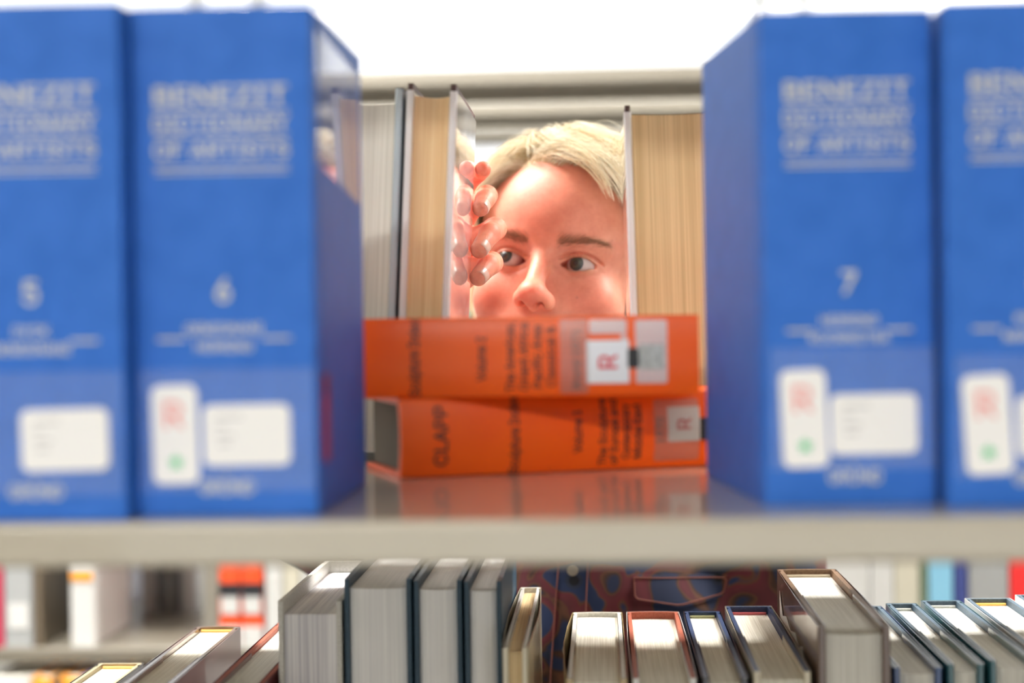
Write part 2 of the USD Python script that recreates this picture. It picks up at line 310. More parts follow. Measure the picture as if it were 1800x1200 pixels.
orange_volume('upper orange cloth index volume with a scraped label beside its white R sticker', xh0, yh, ZT, 0.0, LH, T_HI, 0.112,
    [('CLAPP', P(600), 0.0085, 0.0, 0.036), ('Sculpture Index', P(738), 0.0066, 0.0, 0.046), ('Volume 2', P(855), 0.0056, -0.001, 0.026), ('The Americas,', P(905), 0.0052, 0.0, 0.041),
     ('Orient Africa', P(929), 0.0052, 0.0, 0.040), ('Pacific Area', P(953), 0.0052, 0.0, 0.037), ('Classical &', P(977), 0.0052, 0.0, 0.036), ('World 1971', P(1022), 0.0052, -0.002, 0.036)],
    (P(1069), -0.0035, 0.0255), [('paper_rest', P(1037), P(1103), 0.013, 0.0215, 'residue', 0.0003), ('paper_rest', P(1093), P(1103), 0.0, 0.013, 'residue', 0.00015), ('label_residue', P(1118), P(1174), -0.0165, 0.021, 'residue', 0.0003),
     ('grey_label', P(1124), P(1168), -0.0085, 0.0065, 'grey_label', 0.0006), ('black_band', P(1104), P(1124), -0.0075, 0.0045, 'black', 0.0004),
     ('dull_film', P(985), P(1035), -0.022, 0.022, 'dull_film', 0.0008)], MAT['paper_grey'])  # the dull strip imitates a reflection smear on the orange spine

# --- books of the far side on the same shelf, fore edges to the camera
MAT.update(
    brown_cloth=noisy('brown_cloth', (0.07, 0.03, 0.03), (0.12, 0.06, 0.055), (600, 600, 600), 0.5),
    gloss_jacket=mat('glossy_white_jacket', (0.80, 0.80, 0.82), 0.07, specular_ior_level=0.8, coat_weight=1.0, coat_roughness=0.02),
    pale_blue_jacket=mat('pale_blue_jacket', (0.45, 0.55, 0.62), 0.12, coat_weight=1.0, coat_roughness=0.03),
    grey_cloth=mat('grey_cloth', (0.40, 0.40, 0.40), 0.5))
YU, DU = 1.108, 0.167
def far_book(label, px0, px1, pyt, paper, cloth, jacket, lean, cv, jh, D=DU, page_drop=None, YU=YU):
    a, b = at(px0, 545, YU), at(px1, 545, YU)
    T = b[0] - a[0]
    base = np.array([(a[0] + b[0]) / 2 - math.tan(math.radians(lean)) * (a[2] - ZS), YU + D, ZS + 0.0008 + abs(math.sin(math.radians(lean))) * T / 2])
    H = at((px0 + px1) / 2, pyt, YU)[2] - base[2] 
    return book('library_book', label, T, H, D, MAT[cloth], MAT[paper], base, 180, lean=-lean, bulge=0.006, concave=cv, jacket=MAT[jacket], jh=jh, jb=(0.0004, 0.0004), flap=0.45, tb=0.0036, page_drop=page_drop)
far_book('pale grey-paged book standing behind the orange volumes, leftmost in the gap', 552, 693, 153, 'up_grey', 'grey_cloth', 'pale_blue_jacket', 2.9, 0.013, 0.0, page_drop=0.0095)
far_book('peach-paged book with glossy white jacket that the fingers hold', 703, 788, 147, 'paper_peach', 'brown_cloth', 'gloss_jacket', 2.9, 0.011, 0.0045, page_drop=0.0075)
far_book('tan-paged thick book with glossy white jacket standing right of the face', 1110, 1312, 181, 'paper_tan', 'brown_cloth', 'gloss_jacket', -1.2, 0.010, 0.0045, page_drop=0.006, YU=1.140)
# --- books on the lower shelf of the far side, fore edges to the camera, seen from above
YE, DE = 1.072, 0.245                          # fore edge, depth; spines at 1.31
YS = YE + DE
YN = 1.12                                      # the white-boarded and navy books are less deep
def stripes(name, a, b, scale=420):
    return usdkit.material(stage, L + name, {'t': ('texture_coordinate', {}), 'm': ('mapping', {'scale': (scale, 0, 0)}), 'w': ('wave_texture', {'scale': 1.0, 'wave_type': 'bands', 'bands_direction': 'x'}),
        'r': ('rgb_ramp', {'ramp': [(0.4, a), (0.6, b)]}), 'p': ('principled_bsdf', {'roughness': 0.7})},
        [('t.object', 'm.vector'), ('m.vector', 'w.vector'), ('w.fac', 'r.fac'), ('r.color', 'p.base_color')], surface='p.BSDF')
def jacket_mat(name, color, rough=0.25): return mat(name, color, rough, coat_weight=0.6, coat_roughness=0.08)
MAT.update(
    navy=noisy('navy_cloth', (0.018, 0.05, 0.085), (0.03, 0.075, 0.12), (900, 900, 900), 0.5), dark_blue=noisy('dark_blue_cloth', (0.012, 0.03, 0.09), (0.025, 0.055, 0.15), (900, 900, 900), 0.5),
    slate=noisy('slate_cloth', (0.05, 0.09, 0.13), (0.09, 0.14, 0.19), (900, 900, 900), 0.5), teal=noisy('teal_cloth', (0.01, 0.10, 0.11), (0.02, 0.15, 0.16), (900, 900, 900), 0.5),
    rust=noisy('rust_cloth', (0.35, 0.08, 0.04), (0.45, 0.12, 0.07), (900, 900, 900), 0.6), maroon=mat('maroon_cloth', (0.20, 0.025, 0.03), 0.45),
    tan_cloth=noisy('brown_board', (0.15, 0.085, 0.045), (0.23, 0.135, 0.075), (500, 500, 500), 0.6), white_cloth=noisy('white_cloth', (0.55, 0.54, 0.5), (0.7, 0.69, 0.65), (700, 700, 700), 0.6),
    dark_cloth=mat('charcoal_cloth', (0.035, 0.035, 0.04), 0.45), olive=mat('olive_cloth', (0.36, 0.31, 0.19), 0.6),
    j_cream=jacket_mat('cream_jacket', (0.72, 0.66, 0.50)), j_white=jacket_mat('white_jacket', (0.80, 0.80, 0.78)), j_mauve=jacket_mat('mauve_jacket', (0.30, 0.20, 0.20)),
    j_yellow=jacket_mat('yellowed_jacket', (0.55, 0.42, 0.20)), j_dark=jacket_mat('black_jacket', (0.03, 0.03, 0.035)), j_grey=jacket_mat('grey_jacket', (0.55, 0.55, 0.57)), j_maroon=jacket_mat('maroon_jacket', (0.16, 0.02, 0.025)),
    j_blue=jacket_mat('blue_jacket', (0.03, 0.08, 0.24)), j_teal=jacket_mat('teal_jacket', (0.03, 0.13, 0.16)), j_brown=jacket_mat('brown_jacket', (0.16, 0.10, 0.07)),
    hb_white=stripes('headband_white', (0.02, 0.05, 0.05), (0.8, 0.8, 0.75)), hb_yellow=stripes('headband_yellow', (0.05, 0.10, 0.08), (0.55, 0.5, 0.2)), hb_red=stripes('headband_red', (0.25, 0.02, 0.03), (0.5, 0.1, 0.1)),
    hb_brown=stripes('headband_brown', (0.3, 0.24, 0.16), (0.6, 0.52, 0.38)), hb_gold=mat('headband_gold', (0.75, 0.42, 0.08), 0.6))
def low_book(label, xa, xb, z, cover, paper, ynear=YE, yspine=YS, jacket=None, head=None, **kw):
    """xa, xb: extent along the shelf; z: height of the cover's top"""
    T, D = xb - xa, yspine - ynear
    o = 0.0022 if jacket else 0.0004
    return book('shelved_book', label, T - 2 * o, z - ZL, D, MAT[cover], MAT[paper], ((xa + xb) / 2, yspine, ZL + 0.0004), 180, jacket=MAT[jacket] if jacket else None, head=MAT[head] if head else None, **kw)
XF = lambda px: (px - 1055) * YS / F + 0.0     # column of the spine end
ZT_ = lambda py, px, Y: at(px, py, Y)[2]
low_book('black-jacketed book lowest at the far left end of the lower row', XF(150), XF(236), ZT_(1166, 200, YS), 'olive', 'paper_cream', jacket='j_dark', head='hb_gold', jb=(0.001, 0.001))
low_book('cream-paged book in a mauve jacket, second from the left of the lower row', XF(328), XF(412), ZT_(1102, 370, YS), 'j_brown', 'paper_cream', jacket='j_mauve', head='hb_gold', jb=(0.0006, 0.001), page_drop=0.0035, bulge=0.003)
low_book('maroon-jacketed book just left of the tall white-boarded book', -0.264, -0.2260, ZT_(1095, 470, YS), 'rust', 'paper_grey', jacket='j_maroon', head='hb_red', jb=(0.0006, 0.0006))
low_book('tall book with white boards and striped page edges, left of the navy books', -0.2239, -0.1789, ZT_(1058, 480, YN), 'white_cloth', 'paper_striped', jacket=None, page_drop=0.0095, tb=0.0036, ynear=YN)
low_book('widest of the three navy books, nearest the tall white-boarded book', -0.1778, -0.1307, ZT_(1019, 600, YN), 'navy', 'paper_white', page_drop=0.0065, concave=-0.004, bulge=0.006, tb=0.0034, ynear=YN)
low_book('middle one of the three navy books', -0.1300, -0.0961, ZT_(1021, 760, YN), 'navy', 'paper_white', page_drop=0.0065, concave=-0.004, bulge=0.006, tb=0.0034, ynear=YN)
low_book('narrowest of the three navy books, on their right', -0.0954, -0.0689, ZT_(1023, 840, YN), 'navy', 'paper_white', page_drop=0.0065, concave=-0.004, bulge=0.006, tb=0.0034, ynear=YN)
low_book('thin book in a flared cream jacket right of the navy books', -0.0675, -0.0485, ZT_(1033, 925, YS), 'white_cloth', 'paper_tan', jacket='j_cream', ynear=1.072, jb=(0.003, 0.003), page_drop=0.004, tb=0.0022)
low_book('white-boarded book in a yellowed jacket, first right of the dark gap', -0.0262, 0.0160, ZT_(1077, 1046, YS), 'white_cloth', 'paper_cream', jacket='j_yellow', jb=(0.0004, 0.0045), page_drop=0.0035, bulge=0.002)
low_book('rust-red book in a white jacket, second right of the dark gap', 0.0168, 0.0610, ZT_(1076, 1140, YS), 'rust', 'paper_cream', jacket='j_white', jb=(0.001, 0.001), page_drop=0.0055, bulge=0.002)
low_book('dark blue book with a yellow striped headband, third right of the dark gap', 0.0620, 0.0940, ZT_(1075, 1228, YS), 'dark_blue', 'paper_cream', head='hb_yellow', jacket='j_dark', jb=(0.0006, 0.0006), page_drop=0.0045)
low_book('dark blue book with a red headband, directly left of the tall brown book', 0.0950, 0.1345, ZT_(1066, 1308, YS), 'dark_blue', 'paper_cream', head='hb_red', jacket='j_cream', jb=(0.001, 0.0006), page_drop=0.006)
tb_ = low_book('tall thick brown-jacketed book that stands above its neighbours on the right', 0.1365, 0.1855, ZT_(1001, 1412, YS), 'tan_cloth', 'paper_grey', head='hb_brown', jacket='j_brown', jb=(0.001, 0.0010), page_drop=0.0055, tb=0.0034, bulge=0.002, concave=-0.004)
torn = sg.Polygon([(0.03, 0), (0.05, -0.016), (0.075, -0.012), (0.1, -0.018), (0.13, -0.014), (0.15, -0.02), (0.17, -0.016), (0.185, -0.024), (0.2, -0.06), (0.17, -0.075), (0.1, -0.07), (0.06, -0.078), (0.035, -0.06)])
tm = extrude(torn, 0, 0.0002); v = tm.vertices
tm.vertices = np.stack([np.full(len(v), (0.1855 - 0.1365) / 2 - 0.0022 + 0.0021) + v[:, 2], v[:, 0], (ZT_(1001, 1412, YS) - ZL) - 0.012 + v[:, 1]], 1)
obj('torn_label', tm, MAT['paper_grey'], tb_, smooth=False)
low_book('blue-jacketed book directly right of the tall brown one', 0.1868, 0.2208, ZT_(1066, 1500, YS), 'slate', 'paper_grey', ynear=1.085, jacket='j_blue', head='hb_white', jb=(0.0008, 0.0008), page_drop=0.0045, concave=-0.004)
low_book('teal-jacketed book with a black and white headband, second right of the tall brown one', 0.2216, 0.2480, ZT_(1061, 1572, YS), 'slate', 'paper_grey', ynear=1.085, jacket='j_teal', head='hb_white', jb=(0.0008, 0.0008), page_drop=0.005, concave=-0.004)
low_book('grey-blue book with fine white headband, third right of the tall brown one', 0.2488, 0.2822, ZT_(1056, 1640, YS), 'slate', 'paper_grey', ynear=1.085, jacket='j_teal', head='hb_white', jb=(0.0008, 0.0008), page_drop=0.005, concave=-0.004)
low_book('book with a gold headband in a pale jacket, fourth right of the tall brown one', 0.2832, 0.3215, ZT_(1052, 1725, YS), 'slate', 'paper_grey', ynear=1.085, jacket='j_white', head='hb_gold', jb=(0.0008, 0.0008), page_drop=0.005, concave=-0.004)
low_book('pale-jacketed book at the right edge of the lower row', 0.3225, 0.3600, ZT_(1046, 1790, YS), 'slate', 'paper_grey', ynear=1.085, jacket='j_white', head='hb_white', jb=(0.0008, 0.0008), page_drop=0.004, concave=-0.004)

# ------------------------------------------------------------------ room: floor, ceiling, glazed far wall
MAT.update(
    carpet=noisy('grey_carpet', (0.07, 0.065, 0.06), (0.11, 0.105, 0.095), (80, 80, 80), 0.95), ceiling=noisy('ceiling_board', (0.60, 0.60, 0.58), (0.66, 0.66, 0.64), (60, 60, 60), 0.9),
    wall=mat('white_wall', (0.58, 0.57, 0.54), 0.8), frame=mat('window_frame', (0.55, 0.56, 0.56), 0.4), glass=clear('window_glass', 0.0, rough=0.0),
    lamp=usdkit.material(stage, L + 'lamp_diffuser', {'e': ('emission', {'color': (1, 0.98, 0.94), 'strength': 9.0})}, surface='e.emission'), lamp_body=mat('lamp_body', (0.8, 0.8, 0.8), 0.4))
def struct(name, mesh, m, label): 
    return tag(obj(name, mesh, m, smooth=False), label, kind='structure')
XW0, XW1, YW, ZC = -2.3, 3.2, 6.0, 3.0
struct('floor', box(XW0, XW1, -3.0, YW + 0.1, -0.1, 0.0), MAT['carpet'], 'grey carpeted library floor')
struct('ceiling', box(XW0, XW1, -3.0, YW + 0.1, ZC, ZC + 0.1), MAT['ceiling'], 'white board ceiling of the library')
struct('wall_back', cat(box(XW0, XW1, YW, YW + 0.1, 0, 0.5), box(XW0, XW1, YW, YW + 0.1, 2.86, ZC)), MAT['wall'], 'low white wall below the windows and band above them')
win_x = [at(342, 5, YW)[0], at(452, 5, YW)[0], at(1337, 5, YW)[0], at(1415, 5, YW)[0]]
edges = [XW0] + sorted(win_x) + [XW1]
for k in range(len(edges) - 1):
    a, b = edges[k], edges[k + 1]
    w = UsdGeom.Xform.Define(stage, f'/World/window_{k + 1}'); tag(w, ['tall window pane of the far wall, leftmost', 'narrow window light left of the wide pane', 'wide window pane behind the face and gap', 'narrow window light right of the wide pane', 'tall window of the far wall, rightmost'][k], kind='structure')
    d = 0.02
    obj('window_frame', cat(box(a, a + d, YW, YW + 0.06, 0.5, 2.86), box(b - d, b, YW, YW + 0.06, 0.5, 2.86), box(a + d, b - d, YW, YW + 0.06, 0.5, 0.54), box(a + d, b - d, YW, YW + 0.06, 2.82, 2.86)), MAT['frame'], w, smooth=False)
    obj('pane', box(a + d, b - d, YW + 0.028, YW + 0.032, 0.54, 2.82), MAT['glass'], w, smooth=False)
XB = -1.42                                       # a shallower stretch of wall with a wide window closes the aisles on the left
struct('wall_left', cat(box(XB - 0.1, XB, -3, 0.9, 0, ZC), box(XB - 0.1, XB, 3.2, 3.36, 0, ZC), box(XB - 0.1, XB, 0.9, 3.2, 0, 0.5), box(XB - 0.1, XB, 0.9, 3.2, 2.86, ZC), box(XW0 - 0.1, XB - 0.1, 3.26, 3.36, 0, ZC), box(XW0 - 0.1, XW0, 3.36, YW + 0.1, 0, ZC)), MAT['wall'], 'white wall with a wide window at the left end of the aisle')
struct('wall_right', cat(box(XW1, XW1 + 0.1, 3.4, YW + 0.1, 0, ZC), box(XW1, XW1 + 0.1, -3, 1.5, 0, ZC), box(XW1, XW1 + 0.1, 1.5, 3.4, 0, 0.5), box(XW1, XW1 + 0.1, 1.5, 3.4, 2.86, ZC)), MAT['wall'], 'white wall with a window opening at the right end of the aisle')
def glazed(k, label, axis, at_, a, b, z0_, z1_):
    w = UsdGeom.Xform.Define(stage, f'/World/window_{k}'); tag(w, label, kind='structure')
    def bar(a0, a1, z0, z1, d0=0.02, d1=0.07):
        return box(at_ + d0, at_ + d1, a0, a1, z0, z1) if axis == 'x' else box(a0, a1, at_ + d0, at_ + d1, z0, z1)
    obj('window_frame', cat(bar(a, a + .04, z0_, z1_), bar(b - .04, b, z0_, z1_), bar(a + .04, b - .04, z0_, z0_ + .04), bar(a + .04, b - .04, z1_ - .04, z1_)), MAT['frame'], w, smooth=False)
    obj('pane', bar(a + .04, b - .04, z0_ + .04, z1_ - .04, 0.043, 0.047), MAT['glass'], w, smooth=False)
glazed(6, 'wide window at the left end of the aisle', 'x', XB - 0.1, 0.9, 3.2, 0.5, 2.86)
glazed(7, 'window at the right end of the aisle', 'x', XW1, 1.5, 3.4, 0.5, 2.86)
glazed(8, 'added low wide window behind the camera to light the lower page edges', 'y', -3.1, -1.4, 2.4, 0.06, 1.10)  # unseen window added to brighten the lower page edges, kept below the face
struct('wall_front', cat(box(XB - 0.1, -1.4, -3.1, -3.0, 0, ZC), box(2.4, XW1, -3.1, -3.0, 0, ZC), box(-1.4, 2.4, -3.1, -3.0, 0, 0.06), box(-1.4, 2.4, -3.1, -3.0, 1.10, ZC)), MAT['wall'], 'white wall behind the camera with an opening for the added low window')
lamp_names = ['ceiling lamp over the person at left', 'ceiling lamp over the person at right', 'ceiling lamp over the near aisle at left', 'ceiling lamp over the near aisle at right', 'ceiling lamp near the windows at left', 'ceiling lamp near the windows at right']
for k, (x, y, lx, wy, rad) in enumerate(LAMPS):
    t = thing('ceiling_lamp', 'long white fluorescent ' + lamp_names[k], 'lamp', (x, y, ZC))
    obj('housing', cat(box(-lx / 2 - .02, lx / 2 + .02, -wy / 2 - .02, -wy / 2, -0.07, 0), box(-lx / 2 - .02, lx / 2 + .02, wy / 2, wy / 2 + .02, -0.07, 0), box(-lx / 2 - .02, -lx / 2, -wy / 2, wy / 2, -0.07, 0), box(lx / 2, lx / 2 + .02, -wy / 2, wy / 2, -0.07, 0), box(-lx / 2, lx / 2, -wy / 2, wy / 2, -0.01, 0)), MAT['lamp_body'], t, smooth=False)
    li = UsdLux.RectLight.Define(stage, str(t.GetPath()) + '/tube_light')
    li.CreateWidthAttr(lx); li.CreateHeightAttr(wy); li.CreateIntensityAttr(rad); li.CreateColorAttr(Gf.Vec3f(1.0, 0.96, 0.90))
    li.AddTranslateOp().Set(Gf.Vec3d(0, 0, -0.03))

# ------------------------------------------------------------------ bookcases beyond the person
ZA, YA = at(240, 1138, 2.15)[2], 2.15
b1 = thing('bookcase', 'low beige steel bookcase across the aisle behind the person', 'bookcase', (0, 0, 0))
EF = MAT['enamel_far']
zt1 = at(900, 122, 2.15)[2]
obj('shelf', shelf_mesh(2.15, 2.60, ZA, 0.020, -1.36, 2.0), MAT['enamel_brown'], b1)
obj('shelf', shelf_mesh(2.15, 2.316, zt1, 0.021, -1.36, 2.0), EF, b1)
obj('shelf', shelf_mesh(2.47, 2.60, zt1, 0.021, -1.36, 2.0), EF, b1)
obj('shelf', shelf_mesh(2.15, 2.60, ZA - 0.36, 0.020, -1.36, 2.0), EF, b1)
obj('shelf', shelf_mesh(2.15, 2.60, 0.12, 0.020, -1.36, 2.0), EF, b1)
xp = at(370, 1060, 2.15)[0]
for x in (-1.34, xp, 1.2, 1.985):
    for y in (2.155, 2.565):
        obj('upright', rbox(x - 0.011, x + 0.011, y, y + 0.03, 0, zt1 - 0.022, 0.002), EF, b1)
zt2 = at(900, 222, 3.4)[2]
b2 = thing('bookcase', 'taller beige steel bookcase in front of the windows', 'bookcase', (0, 0, 0))
obj('shelf', shelf_mesh(3.4, 3.56, zt2, 0.026, -2.2, 2.4), EF, b2)
for z in (0.12, 0.50, 0.90):
    obj('shelf', shelf_mesh(3.4, 3.8, z, 0.02, -2.2, 2.4), EF, b2)
for x in (-2.18, -1.2, 1.2, 2.38):
    for y in (3.41, 3.53):
        obj('upright', rbox(x - 0.015, x + 0.015, y, y + 0.03, 0, zt2 - 0.027, 0.002), EF, b2)
colours = dict(f_white=(0.62, 0.62, 0.60), f_cream=(0.60, 0.57, 0.46), f_lblue=(0.25, 0.55, 0.75), f_navy=(0.05, 0.07, 0.25), f_grey=(0.36, 0.37, 0.37), f_red=(0.85, 0.03, 0.03), f_orange=(0.9, 0.35, 0.02),
               f_blue=(0.04, 0.10, 0.42), f_black=(0.02, 0.02, 0.025), f_vermilion=(0.85, 0.09, 0.02), f_mauve=(0.16, 0.15, 0.22), f_brown=(0.13, 0.10, 0.065), f_crimson=(0.5, 0.03, 0.08), f_dgrey=(0.12, 0.12, 0.115), f_green=(0.16, 0.22, 0.14))
for k_, c_ in colours.items(): MAT[k_] = mat('far_' + k_[2:] + '_cover', c_, 0.35)
def back_book(label, pa, pb, cover, H, z=None, y=2.155, D=0.15, paper='paper_cream', bands=()):
    z = ZA if z is None else z
    a, b = at(pa, 1080, y)[0], at(pb, 1080, y)[0]
    t = book('far_book', label, b - a - 0.001, H, D, MAT[cover], MAT[paper], ((a + b) / 2, y, z + 0.0004), 0, tb=0.0025, bulge=0.001, groove=False)
    for z0_, z1_, m_, f in bands:
        w = (b - a) / 2 * f
        obj('spine_band', box(-w, w, -0.0022, -0.0012, z0_, z1_), MAT[m_], t, smooth=False)
    return t
HB = 0.21
zz = lambda py: at(400, py, 2.15)[2] - ZA
back_book('crimson book at the left edge on the shelf across the aisle', -18, 6, 'f_crimson', HB)
back_book('whitish grey book with a brown side, left on the shelf across the aisle', 8, 58, 'f_grey', 0.20, D=0.14, bands=((zz(1105), zz(1060), 'f_white', 0.7),))
back_book('brown side of the whitish book across the aisle, added as a separate block', 60, 74, 'f_brown', 0.19, D=0.26)  # separate block standing for the brown cover side of the whitish book
back_book('slim white book with an orange head standing alone across the aisle', 124, 166, 'f_white', 0.13, D=0.17, bands=((zz(1020), zz(1003), 'f_orange', 0.9),))
back_book('mauve grey book at the back of the shelf across the aisle', 176, 200, 'f_mauve', HB, y=2.40)
for k_, (a_, b_) in enumerate(((248, 272), (284, 308), (318, 346))):
    back_book(['first', 'second', 'third'][k_] + ' of three grey books at the back of the shelf across the aisle', a_, b_, 'f_dgrey' if k_ == 1 else 'f_grey', HB, y=2.40)
for k_, (a_, b_) in enumerate(((386, 424), (425, 463))):
    back_book('red, black and white banded volume ' + ('left' if k_ == 0 else 'right') + ' of its pair across the aisle', a_, b_, 'f_vermilion', HB, bands=((zz(1050), zz(1026), 'f_black', 0.98), (zz(1080), zz(1048), 'f_white', 0.8), (zz(1138), zz(1102), 'f_white', 0.95)))
for k_, (a_, b_, c_) in enumerate(((467, 498, 'f_white'), (499, 530, 'f_cream'), (531, 560, 'f_white'))):
    back_book(['white book beside the red banded pair across the aisle', 'cream book left of centre across the aisle', 'white book half hidden behind the navy books across the aisle'][k_], a_, b_, c_, HB)
for k_, (a_, b_, c_, l_) in enumerate(((1440, 1530, 'f_white', 'broad white book'), (1531, 1572, 'f_white', 'narrow white book'), (1573, 1617, 'f_cream', 'cream book'), (1619, 1632, 'f_green', 'thin green book'), (1633, 1676, 'f_lblue', 'light blue book'), (1678, 1702, 'f_navy', 'navy book'),
                                         (1704, 1774, 'f_grey', 'wide pale grey book'), (1776, 1830, 'f_red', 'bright red book'))):
    back_book(l_ + ' at the right on the shelf across the aisle', a_, b_, c_, HB)
zl2 = ZA - 0.36
low_tops = ((-20, 50, 'f_white', 1158), (55, 90, 'f_orange', 1160), (92, 104, 'f_brown', 1160), (105, 140, 'f_orange', 1160), (142, 190, 'f_blue', 1160), (191, 236, 'f_orange', 1160), (238, 262, 'f_brown', 1160))
for k_, (a_, b_, c_, py_) in enumerate(low_tops):
    back_book(['white book at the left corner of the shelf below, across the aisle', 'left orange book on the shelf below, across the aisle', 'narrow brown book between the orange ones on the shelf below', 'middle orange book on the shelf below, across the aisle', 'blue book on the shelf below, across the aisle', 'right orange book on the shelf below, across the aisle', 'brown book rightmost on the shelf below, across the aisle'][k_], a_, b_, c_, 0.325, z=zl2, y=2.128)
zm = at(830, 640, 2.15)[2]
obj('shelf', shelf_mesh(2.15, 2.316, zm, 0.020, -1.36, 2.0), EF, b1)
t_ = back_book('grey-green book seen in the slit left of the cheek', 800, 836, 'f_green', 0.125, z=zm)
# ------------------------------------------------------------------ the person: distance fields meshed with surface nets
def smin(a, b, k):
    h = np.clip(0.5 + 0.5 * (b - a) / k, 0, 1); return b + (a - b) * h - k * h * (1 - h)
def smax(a, b, k): return -smin(-a, -b, k)
def ell(p, c, r):
    q = (p - np.asarray(c)) / np.asarray(r); k0 = np.linalg.norm(q, axis=-1); k1 = np.linalg.norm(q / np.asarray(r), axis=-1)
    return k0 * (k0 - 1) / np.maximum(k1, 1e-9)
def cone(p, a, b, ra, rb):
    a, b = np.asarray(a, float), np.asarray(b, float); ab = b - a
    t = np.clip(((p - a) @ ab) / (ab @ ab), 0, 1); return np.linalg.norm(p - a - t[..., None] * ab, axis=-1) - (ra + (rb - ra) * t)
def surface_nets(f, lo, hi, h, coarse=4):
    """meshes f = 0 inside the box; f is first sampled coarsely, then finely only near its surface"""
    lo = np.asarray(lo, float); n = np.ceil((np.asarray(hi) - lo) / (h * coarse)).astype(int) + 1
    g = [lo[k] + np.arange(n[k]) * h * coarse for k in range(3)]
    C = f(np.stack(np.meshgrid(*g, indexing='ij'), -1).reshape(-1, 3)).reshape(n)
    m = (n - 1) * coarse + 1
    V = nd_zoom(C, [a / b for a, b in zip(m, n)], order=1, grid_mode=False)
    V = V[:m[0], :m[1], :m[2]]
    near = np.argwhere(np.abs(V) < h * coarse * 1.8)
    V[tuple(near.T)] = f(lo + near * h)
    s = V < 0
    cid = -np.ones(np.array(V.shape), np.int64)
    acc_i, acc_p, quads = [], [], []
    eye = np.eye(3, dtype=int)
    for ax in range(3):
        o1, o2 = [(1, 2), (2, 0), (0, 1)][ax]
        sl0 = [slice(None)] * 3; sl1 = [slice(None)] * 3; sl0[ax] = slice(0, -1); sl1[ax] = slice(1, None)
        e = np.argwhere(s[tuple(sl0)] != s[tuple(sl1)])
        e = e[(e[:, o1] > 0) & (e[:, o2] > 0) & (e[:, o1] < V.shape[o1] - 1) & (e[:, o2] < V.shape[o2] - 1)]
        v0 = V[tuple(e.T)]; v1 = V[tuple((e + eye[ax]).T)]
        pos = e.astype(float); pos[:, ax] += v0 / (v0 - v1)
        cs = [e - eye[o1] - eye[o2], e - eye[o2], e, e - eye[o1]]
        for c in cs: acc_i.append(c); acc_p.append(pos)
        q = np.stack(cs, 1); inside = v0 < 0
        q[~inside] = q[~inside][:, ::-1]
        quads.append(q)
    ci = np.concatenate(acc_i); cp = np.concatenate(acc_p)
    flat = np.ravel_multi_index(ci.T, V.shape)
    uni, inv = np.unique(flat, return_inverse=True)
    cnt = np.bincount(inv); P = np.stack([np.bincount(inv, cp[:, k]) / cnt for k in range(3)], 1)
    Q = np.searchsorted(uni, np.ravel_multi_index(np.concatenate(quads).reshape(-1, 3).T, V.shape)).reshape(-1, 4)
    tri = np.vstack([Q[:, [0, 1, 2]], Q[:, [0, 2, 3]]])
    P = lo + P * h
    for _ in range(1):                       # pull the vertices onto the surface
        d = f(P); G = grad(f, P, h * 0.5); P = P - G * d[:, None] * 0.8
    return trimesh.Trimesh(P, tri, process=False)
def grad(f, P, e=5e-4):
    G = np.stack([f(P + np.eye(3)[k] * e) - f(P - np.eye(3)[k] * e) for k in range(3)], 1)
    return G / np.maximum(np.linalg.norm(G, axis=1, keepdims=True), 1e-9)

